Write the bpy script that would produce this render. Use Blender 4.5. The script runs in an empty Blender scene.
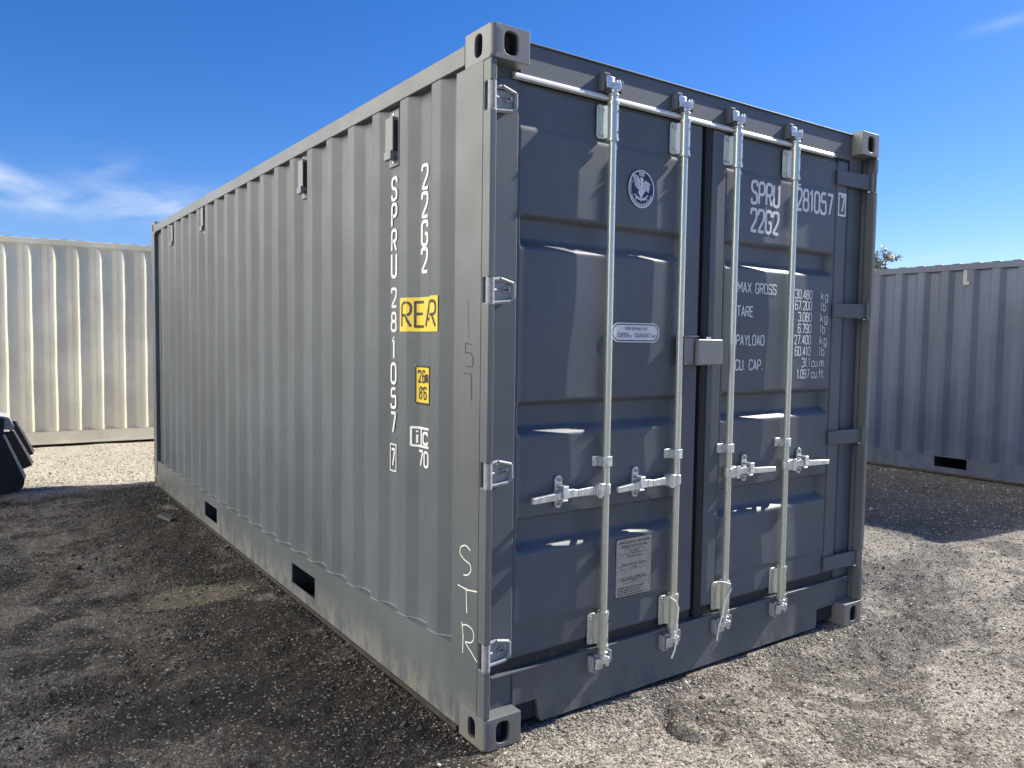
import bpy, bmesh, math, random
import numpy as np
from mathutils import Vector, Matrix
R = math.radians
random.seed(7); rng = np.random.default_rng(11)
sc = bpy.context.scene
COL = sc.collection

# ------------------------------------------------------------------ camera
F_PX, CX, CY, CZ, YAW, PITCH, ROLL = 775.18, -1.4973, -2.2782, 1.4984, .612026, -.0570013, .01313
cam = bpy.data.cameras.new('camera'); cam_o = bpy.data.objects.new('camera', cam); COL.objects.link(cam_o)
cam.sensor_width = 36; cam.lens = F_PX/1024*36; cam.clip_start = .05; cam.clip_end = 3000
_F = Vector((math.sin(YAW)*math.cos(PITCH), math.cos(YAW)*math.cos(PITCH), math.sin(PITCH)))
_R = Vector((math.cos(YAW), -math.sin(YAW), 0)); _U = _R.cross(_F)
_R2 = math.cos(ROLL)*_R + math.sin(ROLL)*_U; _U2 = -math.sin(ROLL)*_R + math.cos(ROLL)*_U
M = Matrix((( _R2.x, _U2.x, -_F.x, CX), (_R2.y, _U2.y, -_F.y, CY), (_R2.z, _U2.z, -_F.z, CZ), (0, 0, 0, 1)))
cam_o.matrix_world = M
sc.camera = cam_o

# ------------------------------------------------------------------ light
SUN_EL, SUN_OFF = R(37), R(6.5)          # height, and degrees in front of the door plane
sun_dir = Vector((math.cos(SUN_EL)*math.cos(SUN_OFF), -math.cos(SUN_EL)*math.sin(SUN_OFF), math.sin(SUN_EL)))
world = bpy.data.worlds.new('World'); sc.world = world; world.use_nodes = True
wn = world.node_tree.nodes; wl = world.node_tree.links; wn.clear()
out = wn.new('ShaderNodeOutputWorld'); bg = wn.new('ShaderNodeBackground'); bg.inputs[1].default_value = .10
sky = wn.new('ShaderNodeTexSky'); sky.sky_type = 'NISHITA'; sky.sun_disc = False
sky.sun_elevation = SUN_EL; sky.sun_rotation = R(90)+SUN_OFF
sky.altitude = 300; sky.air_density = 1.0; sky.dust_density = .25; sky.ozone_density = 4.0
tc = wn.new('ShaderNodeTexCoord')
def wmath(op, a, b=None, c=None):
    n = wn.new('ShaderNodeMath'); n.operation = op
    for i, v in enumerate((a, b, c)):
        if v is None: continue
        if isinstance(v, (int, float)): n.inputs[i].default_value = v
        else: wl.new(v, n.inputs[i])
    return n.outputs[0]
def wisp(center, right_len, up_len, tilt, seed, gain):
    """soft streaky cirrus round one direction of the sky"""
    c = Vector(center).normalized(); h = Vector((c.y, -c.x, 0)).normalized(); u = h.cross(c)
    a = math.cos(tilt)*h + math.sin(tilt)*u; b = -math.sin(tilt)*h + math.cos(tilt)*u
    def dot(v):
        n = wn.new('ShaderNodeVectorMath'); n.operation = 'DOT_PRODUCT'; wl.new(tc.outputs['Generated'], n.inputs[0]); n.inputs[1].default_value = v
        return n.outputs['Value']
    da, db, dc = dot(a), dot(b), dot(c)
    comb = wn.new('ShaderNodeCombineXYZ')
    wl.new(wmath('MULTIPLY', da, 9), comb.inputs[0]); wl.new(wmath('MULTIPLY', db, 34), comb.inputs[1]); comb.inputs[2].default_value = seed
    nz = wn.new('ShaderNodeTexNoise'); nz.inputs['Scale'].default_value = 1.0; nz.inputs['Detail'].default_value = 7; nz.inputs['Roughness'].default_value = .55
    nz.inputs['Distortion'].default_value = .6
    wl.new(comb.outputs[0], nz.inputs['Vector'])
    r2 = wmath('ADD', wmath('POWER', wmath('ABSOLUTE', wmath('DIVIDE', da, right_len)), 2.0), wmath('POWER', wmath('ABSOLUTE', wmath('DIVIDE', db, up_len)), 2.0))
    g = wmath('POWER', 2.718, wmath('MULTIPLY', r2, -1.0))
    m = wmath('MULTIPLY', wmath('MULTIPLY', g, wmath('GREATER_THAN', dc, 0.0)), wmath('MAXIMUM', wmath('SUBTRACT', nz.outputs[0], .36), 0.0))
    return wmath('MULTIPLY', m, gain)
parts = [wisp((.150, .977, .147), .12, .018, .03, 3.1, 2.5), wisp((.030, .985, .163), .045, .014, -.35, 8.4, 2.6), wisp((.245, .955, .150), .05, .018, .25, 5.0, 3.0),
         wisp((.13, .975, .185), .03, .014, .3, 1.7, 1.2), wisp((.868, .372, .328), .035, .006, .12, 2.2, .8), wisp((.893, .44, .098), .08, .006, .1, 6.6, 1.3)]
tot = parts[0]
for p in parts[1:]: tot = wmath('ADD', tot, p)
tot = wmath('MINIMUM', tot, .85)
hs = wn.new('ShaderNodeHueSaturation'); hs.inputs['Saturation'].default_value = 1.30; hs.inputs['Value'].default_value = .70
wl.new(sky.outputs[0], hs.inputs['Color'])
tint = wn.new('ShaderNodeMix'); tint.data_type = 'RGBA'; tint.blend_type = 'MULTIPLY'; tint.inputs[0].default_value = 1; wl.new(hs.outputs[0], tint.inputs[6]); tint.inputs[7].default_value = (1.06, 1.04, 1.36, 1)
mx = wn.new('ShaderNodeMix'); mx.data_type = 'RGBA'; wl.new(tot, mx.inputs[0]); wl.new(tint.outputs[2], mx.inputs[6]); mx.inputs[7].default_value = (4.6, 5.3, 6.4, 1)
# broken bright cloud added outside the view, left, as fill for shaded sides
sp = wn.new('ShaderNodeVectorMath'); sp.operation = 'DOT_PRODUCT'; wl.new(tc.outputs['Generated'], sp.inputs[0]); sp.inputs[1].default_value = (-.88, .42, .20)
zc_ = wn.new('ShaderNodeSeparateXYZ'); wl.new(tc.outputs['Generated'], zc_.inputs[0])
cn = wn.new('ShaderNodeTexNoise'); cn.inputs['Scale'].default_value = 3.2; cn.inputs['Detail'].default_value = 8; cn.inputs['Roughness'].default_value = .6; wl.new(tc.outputs['Generated'], cn.inputs['Vector'])
def wramp(v, a, b):
    n = wn.new('ShaderNodeMapRange'); n.interpolation_type = 'SMOOTHSTEP'; n.inputs[1].default_value = a; n.inputs[2].default_value = b; wl.new(v, n.inputs[0]); return n.outputs[0]
fill_cover = wmath('MULTIPLY', wmath('MULTIPLY', wramp(sp.outputs['Value'], .58, .84), wramp(cn.outputs[0], .30, .52)), wramp(zc_.outputs[2], .02, .12))
m3 = wn.new('ShaderNodeMix'); m3.data_type = 'RGBA'; wl.new(fill_cover, m3.inputs[0]); wl.new(mx.outputs[2], m3.inputs[6]); m3.inputs[7].default_value = (32.0, 30.4, 26.2, 1)
wl.new(m3.outputs[2], bg.inputs[0]); wl.new(bg.outputs[0], out.inputs[0])
sl = bpy.data.lights.new('sun', 'SUN'); sl.energy = 5.0; sl.angle = R(.53); sl.color = (1, .95, .85)
so = bpy.data.objects.new('sun', sl); COL.objects.link(so); so.rotation_euler = sun_dir.to_track_quat('Z', 'Y').to_euler(); so.location = (5, -2, 9)
sc.view_settings.view_transform = 'Standard'; sc.view_settings.look = 'None'; sc.view_settings.exposure = .75; sc.view_settings.gamma = 1
sc.cycles.max_bounces = 8; sc.cycles.diffuse_bounces = 4

# ------------------------------------------------------------------ helpers
def tag(o, label=None, cat=None, group=None, kind=None):
    if label: o['label'] = label
    if cat: o['category'] = cat
    if group: o['group'] = group
    if kind: o['kind'] = kind
    return o
def empty(name, loc=(0, 0, 0), rz=0):
    o = bpy.data.objects.new(name, None); COL.objects.link(o); o.location = loc; o.rotation_euler = (0, 0, rz); o.empty_display_size = .2
    return o
def link(name, me, mat, parent=None, bevel=0, smooth=False):
    o = bpy.data.objects.new(name, me); COL.objects.link(o); o.parent = parent
    if mat: me.materials.append(mat)
    if smooth: me.shade_smooth(); me.set_sharp_from_angle(angle=R(smooth if smooth is not True else 40))
    if bevel:
        m = o.modifiers.new('bevel', 'BEVEL'); m.width = bevel; m.segments = 2; m.limit_method = 'ANGLE'; m.angle_limit = R(40); m.harden_normals = True
        me.shade_smooth()
    return o
class MB:
    def __init__(s): s.v = []; s.f = []
    def add(s, vs, fs):
        b = len(s.v); s.v += [tuple(p) for p in vs]; s.f += [tuple(i+b for i in f) for f in fs]; return s
    def box(s, x0, x1, y0, y1, z0, z1):
        return s.add([(x0, y0, z0), (x1, y0, z0), (x1, y1, z0), (x0, y1, z0), (x0, y0, z1), (x1, y0, z1), (x1, y1, z1), (x0, y1, z1)],
                     [(0, 3, 2, 1), (4, 5, 6, 7), (0, 1, 5, 4), (1, 2, 6, 5), (2, 3, 7, 6), (3, 0, 4, 7)])
    def hull6(s, pts):   # 8 free corners in box order
        return s.add(pts, [(0, 3, 2, 1), (4, 5, 6, 7), (0, 1, 5, 4), (1, 2, 6, 5), (2, 3, 7, 6), (3, 0, 4, 7)])
    def cyl(s, a, b, r0, r1=None, n=14):
        r1 = r0 if r1 is None else r1; a = Vector(a); b = Vector(b); d = (b-a).normalized(); u = d.orthogonal().normalized(); w = d.cross(u)
        vs = []
        for c, r in ((a, r0), (b, r1)):
            for k in range(n):
                t = 2*math.pi*k/n; vs.append(c+r*(math.cos(t)*u+math.sin(t)*w))
        fs = [(k, (k+1) % n, n+(k+1) % n, n+k) for k in range(n)] + [tuple(range(n))[::-1], tuple(range(n, 2*n))]
        return s.add(vs, fs)
    def prism(s, poly, axis, a, b):
        """extrude 2-D polygon; axis 'y': (x,z) poly, 'x': (y,z) poly, 'z': (x,y) poly"""
        def P(p, t):
            return {'y': (p[0], t, p[1]), 'x': (t, p[0], p[1]), 'z': (p[0], p[1], t)}[axis]
        n = len(poly); vs = [P(p, a) for p in poly]+[P(p, b) for p in poly]
        fs = [(k, (k+1) % n, n+(k+1) % n, n+k) for k in range(n)] + [tuple(range(n))[::-1], tuple(range(n, 2*n))]
        return s.add(vs, fs)
    def tube(s, pts, r, n=8):
        P = [Vector(p) for p in pts]; vs = []
        for i, p in enumerate(P):
            d = (P[min(i+1, len(P)-1)]-P[max(i-1, 0)]).normalized(); u = d.cross(Vector((.13, .31, .94))).normalized(); w = d.cross(u)
            vs += [p+r*(math.cos(2*math.pi*k/n)*u+math.sin(2*math.pi*k/n)*w) for k in range(n)]
        m = len(P); fs = [(i*n+k, i*n+(k+1) % n, (i+1)*n+(k+1) % n, (i+1)*n+k) for i in range(m-1) for k in range(n)]+[tuple(range(n))[::-1], tuple(range((m-1)*n, m*n))]
        return s.add(vs, fs)
    def me(s, name):
        m = bpy.data.meshes.new(name); m.from_pydata(s.v, [], s.f)
        bm = bmesh.new(); bm.from_mesh(m); bmesh.ops.recalc_face_normals(bm, faces=bm.faces); bm.to_mesh(m); bm.free()
        m.update(); return m
    def build(s, name, mat, parent=None, bevel=0, smooth=False): return link(name, s.me(name), mat, parent, bevel, smooth)
def split(mb, name, mat, parent, **kw):
    """every separate piece becomes an object of its own"""
    par = list(range(len(mb.v)))
    def find(i):
        while par[i] != i: par[i] = par[par[i]]; i = par[i]
        return i
    for f in mb.f:
        for k in f[1:]: par[find(k)] = find(f[0])
    groups = {}
    for f in mb.f: groups.setdefault(find(f[0]), []).append(f)
    res = []
    for fs in groups.values():
        ids = sorted({i for f in fs for i in f}); m = {j: n for n, j in enumerate(ids)}
        p = MB(); p.add([mb.v[i] for i in ids], [tuple(m[i] for i in f) for f in fs]); res.append(p.build(name, mat, parent, **kw))
    return res
def arc(cx, cy, r, a0, a1, n):
    return [(cx+r*math.cos(R(a0+(a1-a0)*k/n)), cy+r*math.sin(R(a0+(a1-a0)*k/n))) for k in range(n+1)]
def stadium(cx, cz, w, h, n=8):
    r = w/2; return arc(cx, cz+h/2-r, r, 0, 180, n)+arc(cx, cz-h/2+r, r, 180, 360, n)
def rrect(x0, x1, z0, z1, r, n=5):
    return arc(x1-r, z1-r, r, 0, 90, n)+arc(x0+r, z1-r, r, 90, 180, n)+arc(x0+r, z0+r, r, 180, 270, n)+arc(x1-r, z0+r, r, 270, 360, n)

# ------------------------------------------------------------------ materials
class NT:
    def __init__(s, name):
        s.m = bpy.data.materials.new(name); s.m.use_nodes = True; s.t = s.m.node_tree; s.n = s.t.nodes; s.p = s.n['Principled BSDF']
        s.co = s.n.new('ShaderNodeTexCoord')
    def L(s, a, b): s.t.links.new(a, b)
    def noise(s, scale, detail=4, rough=.6, vec=None, dist=0, stretch=None):
        v = vec or s.co.outputs['Object']
        if stretch:
            mp = s.n.new('ShaderNodeMapping'); mp.inputs['Scale'].default_value = stretch; s.L(v, mp.inputs[0]); v = mp.outputs[0]
        n = s.n.new('ShaderNodeTexNoise'); n.inputs['Scale'].default_value = scale; n.inputs['Detail'].default_value = detail; n.inputs['Roughness'].default_value = rough; n.inputs['Distortion'].default_value = dist
        s.L(v, n.inputs['Vector']); return n.outputs[0]
    def ramp(s, v, a, b, ca=0., cb=1.):
        n = s.n.new('ShaderNodeMapRange'); n.inputs[1].default_value = a; n.inputs[2].default_value = b; n.inputs[3].default_value = ca; n.inputs[4].default_value = cb
        n.interpolation_type = 'SMOOTHSTEP'; s.L(v, n.inputs[0]); return n.outputs[0]
    def math(s, op, a, b):
        n = s.n.new('ShaderNodeMath'); n.operation = op
        for i, v in enumerate((a, b)):
            if isinstance(v, (int, float)): n.inputs[i].default_value = v
            else: s.L(v, n.inputs[i])
        return n.outputs[0]
    def mix(s, f, a, b):
        n = s.n.new('ShaderNodeMix'); n.data_type = 'RGBA'
        if isinstance(f, (int, float)): n.inputs[0].default_value = f
        else: s.L(f, n.inputs[0])
        for i, v in ((6, a), (7, b)):
            if isinstance(v, tuple): n.inputs[i].default_value = (*v, 1)
            else: s.L(v, n.inputs[i])
        return n.outputs[2]
    def bump(s, h, strength, dist):
        n = s.n.new('ShaderNodeBump'); n.inputs['Strength'].default_value = strength; n.inputs['Distance'].default_value = dist
        s.L(h, n.inputs['Height'])
        if s.p.inputs['Normal'].is_linked: s.L(s.p.inputs['Normal'].links[0].from_socket, n.inputs['Normal'])
        s.L(n.outputs[0], s.p.inputs['Normal'])
    def z(s):
        n = s.n.new('ShaderNodeSeparateXYZ'); s.L(s.co.outputs['Object'], n.inputs[0]); return n
def paint(name, base, dirt=(.24, .22, .18), rough=.42, dirt_z=.42, amount=.6, scuff=.35, spec=.5):
    k = NT(name); b = tuple(base); dk = tuple(c*.88 for c in b); lt = tuple(c*1.12+.004 for c in b)
    c = k.mix(k.ramp(k.noise(1.3, 5), .35, .68), dk, lt)
    # rain-streaked grime
    st = k.ramp(k.noise(9, 6, .65, stretch=(1, 1, .07)), .56, .78, 0, .22*amount)
    c = k.mix(st, c, dirt)
    zz = k.z().outputs[2]
    low = k.math('MULTIPLY', k.ramp(zz, 0.0, dirt_z, 1, 0), k.ramp(k.noise(11, 10, .75, stretch=(1, 1, .45)), .41, .60))
    c = k.mix(k.math('MULTIPLY', low, amount), c, dirt)
    sp = k.ramp(k.noise(55, 4, .7), .68, .76, 0, scuff); c = k.mix(sp, c, tuple(min(1, v*1.6+.05) for v in b))
    scr = k.ramp(k.noise(14, 3, .5, stretch=(1.2, 1.2, 9)), .715, .735, 0, scuff*.7); c = k.mix(scr, c, tuple(min(1, v*1.5+.07) for v in b))
    scr2 = k.ramp(k.noise(9, 3, .5, stretch=(6, 6, .8)), .735, .75, 0, scuff*.6); c = k.mix(scr2, c, tuple(v*.5 for v in b))
    ru = k.math('MULTIPLY', k.ramp(k.noise(21, 8, .8), .66, .72), k.ramp(zz, .05, dirt_z*.9+.02, .8*amount, 0)); c = k.mix(ru, c, (.17, .085, .04))
    k.L(c, k.p.inputs['Base Color'])
    rr = k.math('ADD', k.math('MULTIPLY', k.noise(4, 5), .22), rough-.11); rr = k.math('ADD', rr, k.math('MULTIPLY', low, .3)); k.L(rr, k.p.inputs['Roughness'])
    k.p.inputs['Specular IOR Level'].default_value = spec
    k.bump(k.noise(260, 3), .06, .002); k.bump(k.noise(2.2, 2), .25, .006)
    return k.m
def plain(name, col, rough=.5, metal=0, nscale=40, var=.15, bumpy=.0, spec=.5):
    k = NT(name)
    c = k.mix(k.ramp(k.noise(nscale, 9, .75), .34, .66), tuple(v*(1-var) for v in col), tuple(min(1, v*(1+var)) for v in col))
    k.L(c, k.p.inputs['Base Color']); k.p.inputs['Metallic'].default_value = metal; k.p.inputs['Specular IOR Level'].default_value = spec
    k.L(k.math('ADD', k.math('MULTIPLY', k.noise(nscale*.3, 3), .14), rough-.06), k.p.inputs['Roughness'])
    if bumpy: k.bump(k.noise(nscale*3, 4), bumpy, .002)
    return k.m
GREY = paint('grey_container_paint', (.090, .104, .120), rough=.52, scuff=.3, spec=.6)
FRAME = paint('worn_frame_paint', (.112, .124, .134), amount=.65, scuff=.9, dirt_z=.24)
CAST = paint('scuffed_casting_paint', (.175, .178, .182), dirt=(.20, .155, .11), amount=.7, scuff=.9, dirt_z=.12)
CREAM = paint('cream_container_paint', (.85, .78, .58), dirt=(.50, .44, .32), amount=.12, scuff=.1)
BLUE = paint('blue_grey_container_paint', (.044, .060, .110), amount=.12)
ROD = plain('galvanised_tube', (.60, .625, .56), .30, .62, 60, .08)
ZINC = plain('zinc_plated_steel', (.66, .68, .68), .40, .75, 45, .22, .15)
FORGED = plain('painted_forged_steel', (.30, .31, .32), .45, .0, 60, .2, .2)
LIP = plain('bare_aluminium_lip', (.80, .80, .76), .35, .2, 30, .06)
RUBBER = plain('black_rubber_seal', (.022, .023, .026), .6, 0, 60, .3)
HOLE = plain('unlit_steel_inside', (.03, .03, .032), .9, 0, 20, .2)  # near-black colour stands in for the shade inside openings
WHITE = plain('white_marking', (.78, .79, .78), .5, 0, 90, .05)
CHALK = plain('white_chalk', (.72, .72, .69), .9, 0, 200, .25)
PENCIL = plain('dark_marker', (.045, .048, .05), .7, 0, 200, .3)
YELLOW = plain('yellow_sticker', (.80, .56, .04), .45, 0, 30, .05)
BLACK = plain('black_print', (.02, .02, .02), .5, 0, 50, .1)
NAVY = plain('navy_print', (.012, .018, .06), .4, 0, 50, .1)
PLATE = plain('etched_steel_plate', (.46, .42, .33), .55, .0, 60, .15)
BOXM = paint('lock_box_paint', (.20, .205, .21), dirt_z=.01, amount=.2, scuff=.5)
VENT = plain('pale_vent_plastic', (.22, .23, .24), .5, 0, 30, .1)
RUST = plain('rusty_steel', (.038, .030, .025), .8, 0, 30, .5, .4)
BUCK = plain('black_bucket_steel', (.012, .013, .016), .5, .1, 12, .3, .3)
EDGE = plain('sunlit_edge_grey_steel', (.50, .50, .48), .4, .3, 30, .25, .3)  # pale tone paints sunlight on the bucket edges; also the grey hitch block

# ------------------------------------------------------------------ ground
def vnoise(x, y, s, seed):
    g = np.random.default_rng(seed).random((256, 256)); fx = x*s; fy = y*s
    ix = np.floor(fx).astype(int); iy = np.floor(fy).astype(int); u = fx-ix; v = fy-iy; u = u*u*(3-2*u); v = v*v*(3-2*v)
    a = g[ix & 255, iy & 255]; b = g[(ix+1) & 255, iy & 255]; c = g[ix & 255, (iy+1) & 255]; d = g[(ix+1) & 255, (iy+1) & 255]
    return (a*(1-u)+b*u)*(1-v)+(c*(1-u)+d*u)*v - .5
def height(x, y):
    h = .030*vnoise(x, y, .55, 1)+.026*vnoise(x+3, y, 1.7, 2)+.020*vnoise(x, y+7, 4.3, 3)+.012*vnoise(x, y, 11, 4)+.009*vnoise(x, y, 27, 5)+.006*vnoise(x, y, 60, 6)
    # scraped tyre ruts and clods right of the door
    a = (x-1.9)*.78-(y+1.4)*.62
    h = h+.016*np.exp(-((x-2.5)**2/.5+(y+.20)**2/.09))*vnoise(x, y, 22, 9)*3+.012*np.exp(-((x-3.5)**2/.9+(y-.3)**2/.08))*vnoise(x, y, 18, 8)*3
    # crescent hollow in the gravel before the doors
    r = np.hypot(x-.86, y+.26); h = h-.030*np.exp(-((r-.14)/.026)**2)*np.clip((.86-x)/.05, 0, 1)+.012*np.exp(-((r-.085)/.03)**2)*np.clip((.86-x)/.05, 0, 1)
    # keep it down where the containers stand
    def inside(x0, x1, y0, y1, m=.10):
        dx = np.maximum(np.maximum(x0-x, x-x1), 0); dy = np.maximum(np.maximum(y0-y, y-y1), 0); return np.clip(1-np.hypot(dx, dy)/m, 0, 1)
    k = np.maximum.reduce([inside(0, 2.44, 0, 6.06), inside(7.75, 10.1, .2, 6.3), inside(-4, 2.6, 9.6, 12)])
    return h*(1-k)-.005*k
def axis(a, lo, hi, c, fine):
    p = [c]; s = fine
    while p[-1] < hi: p.append(p[-1]+s); s *= a
    q = [c]; s = fine
    while q[-1] > lo: q.append(q[-1]-s); s *= a
    return np.array(sorted(set(q[1:]+p)))
xs = axis(1.011, -700, 700, .3, .010); ys = axis(1.011, -700, 700, -.3, .010)
X, Y = np.meshgrid(xs, ys, indexing='ij'); Z = height(X, Y)*np.clip(1.5-np.hypot(X, Y)/60, 0, 1)
nx, ny = X.shape
co = np.stack([X, Y, Z], -1).reshape(-1, 3).astype(np.float32)
idx = np.arange(nx*ny).reshape(nx, ny)
q = np.stack([idx[:-1, :-1], idx[1:, :-1], idx[1:, 1:], idx[:-1, 1:]], -1).reshape(-1, 4)
def np_mesh(name, co, faces):
    me = bpy.data.meshes.new(name); me.vertices.add(len(co)); me.vertices.foreach_set('co', co.astype(np.float32).ravel())
    k = faces.shape[1]; me.loops.add(faces.size); me.loops.foreach_set('vertex_index', faces.astype(np.int32).ravel())
    me.polygons.add(len(faces)); me.polygons.foreach_set('loop_start', np.arange(0, faces.size, k, dtype=np.int32)); me.update(calc_edges=True); return me
gm = np_mesh('ground', co, q); gm.shade_smooth()
def ground_material(name):
    k = NT(name); P = k.co.outputs['Object']; xyz = k.z()
    def cells(scale):
        v = k.n.new('ShaderNodeTexVoronoi'); v.inputs['Scale'].default_value = scale; k.L(P, v.inputs['Vector']); return v
    v1, v2, v3 = cells(60), cells(120), cells(260)
    big = k.noise(.7, 6, .6, dist=.4); mid = k.noise(3.2, 7, .65); sml = k.noise(14, 5, .6)
    # where the yard is damp and dark (soil mixed with asphalt millings) and where it is dry pale stone
    xw = k.math('ADD', xyz.outputs[0], k.math('MULTIPLY', k.math('SUBTRACT', mid, .5), 1.6))
    yw = k.math('ADD', xyz.outputs[1], k.math('MULTIPLY', k.math('SUBTRACT', big, .5), 1.2))
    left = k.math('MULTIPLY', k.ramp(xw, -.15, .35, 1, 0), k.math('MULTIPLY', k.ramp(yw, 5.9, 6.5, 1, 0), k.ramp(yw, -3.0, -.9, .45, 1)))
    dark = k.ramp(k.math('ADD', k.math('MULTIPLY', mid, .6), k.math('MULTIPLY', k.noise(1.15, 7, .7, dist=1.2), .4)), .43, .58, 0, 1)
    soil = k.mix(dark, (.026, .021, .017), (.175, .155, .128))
    dry = k.mix(k.ramp(big, .35, .65), (.270, .240, .203), (.395, .355, .300))
    dry = k.mix(k.ramp(k.noise(1.7, 8, .7, dist=1.0), .48, .60, 0, .9), dry, (.105, .092, .082))
    dry = k.mix(k.ramp(yw, 5.7, 6.6, 0, .8), dry, (.56, .50, .39))
    wob = k.math('MULTIPLY', k.math('SUBTRACT', k.noise(5, 7, .65), .5), .45)
    def patch(cx, cy, rx, ry):
        a = k.math('DIVIDE', k.math('SUBTRACT', k.math('ADD', xyz.outputs[0], wob), cx), rx); b = k.math('DIVIDE', k.math('SUBTRACT', k.math('ADD', xyz.outputs[1], wob), cy), ry)
        return k.ramp(k.math('ADD', k.math('MULTIPLY', a, a), k.math('MULTIPLY', b, b)), .5, 1.3, 1, 0)
    soil = k.mix(k.math('MULTIPLY', k.ramp(k.noise(2.1, 6, .7, dist=.8), .50, .62), .55), soil, (.135, .098, .070))
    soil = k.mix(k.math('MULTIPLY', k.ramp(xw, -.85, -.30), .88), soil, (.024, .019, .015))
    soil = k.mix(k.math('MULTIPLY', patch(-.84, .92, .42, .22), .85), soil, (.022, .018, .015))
    soil = k.mix(k.math('MULTIPLY', patch(-.42, 2.35, .32, .20), .75), soil, (.23, .195, .135))
    soil = k.mix(k.math('MULTIPLY', k.ramp(xyz.outputs[0], -1.9, -1.25, .7, 0), k.ramp(yw, 3.6, 2.0, 0, 1)), soil, (.22, .20, .18))
    dry = k.mix(k.math('MULTIPLY', patch(2.45, -.22, .62, .24), .8), dry, (.115, .102, .095)); dry = k.mix(k.math('MULTIPLY', patch(3.6, .35, .9, .22), .6), dry, (.13, .115, .105))
    dry = k.mix(k.math('MULTIPLY', k.ramp(xw, 4.0, 5.0), k.math('MULTIPLY', k.ramp(xw, 7.5, 9.5, 1, 0), k.ramp(yw, .1, .9, 0, .85))), dry, (.085, .082, .078))  # asphalt tone cut to the blue container's shadow, so it paints shade too
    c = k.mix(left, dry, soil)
    g = k.n.new('ShaderNodeSeparateColor'); k.L(v1.outputs['Color'], g.inputs[0]); g2 = k.n.new('ShaderNodeSeparateColor'); k.L(v2.outputs['Color'], g2.inputs[0])
    val = k.math('ADD', k.math('MULTIPLY', g.outputs[0], .5), k.math('ADD', k.math('MULTIPLY', g2.outputs[1], 1.1), .20))
    mul = k.n.new('ShaderNodeVectorMath'); mul.operation = 'SCALE'; k.L(c, mul.inputs[0]); k.L(val, mul.inputs['Scale'])
    c2 = k.mix(k.ramp(g2.outputs[2], .93, .97, 0, .55), mul.outputs[0], (.62, .59, .53))
    c2 = k.mix(k.ramp(sml, .3, .7, .22, 0), c2, (.07, .062, .052))
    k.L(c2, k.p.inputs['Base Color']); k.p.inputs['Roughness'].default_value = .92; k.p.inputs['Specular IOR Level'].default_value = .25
    k.bump(k.math('SUBTRACT', 1.0, v1.outputs['Distance']), .6, .006); k.bump(k.math('SUBTRACT', 1.0, v2.outputs['Distance']), .9, .0055); k.bump(k.math('SUBTRACT', 1.0, v3.outputs['Distance']), .7, .003)
    k.bump(k.noise(5, 8, .72), .9, .022)
    return k.m
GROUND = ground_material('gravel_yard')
tag(link('ground', gm, GROUND), 'grey brown gravel yard, damp dark soil on the left and dry pale stone on the right', 'ground', kind='structure')

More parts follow.
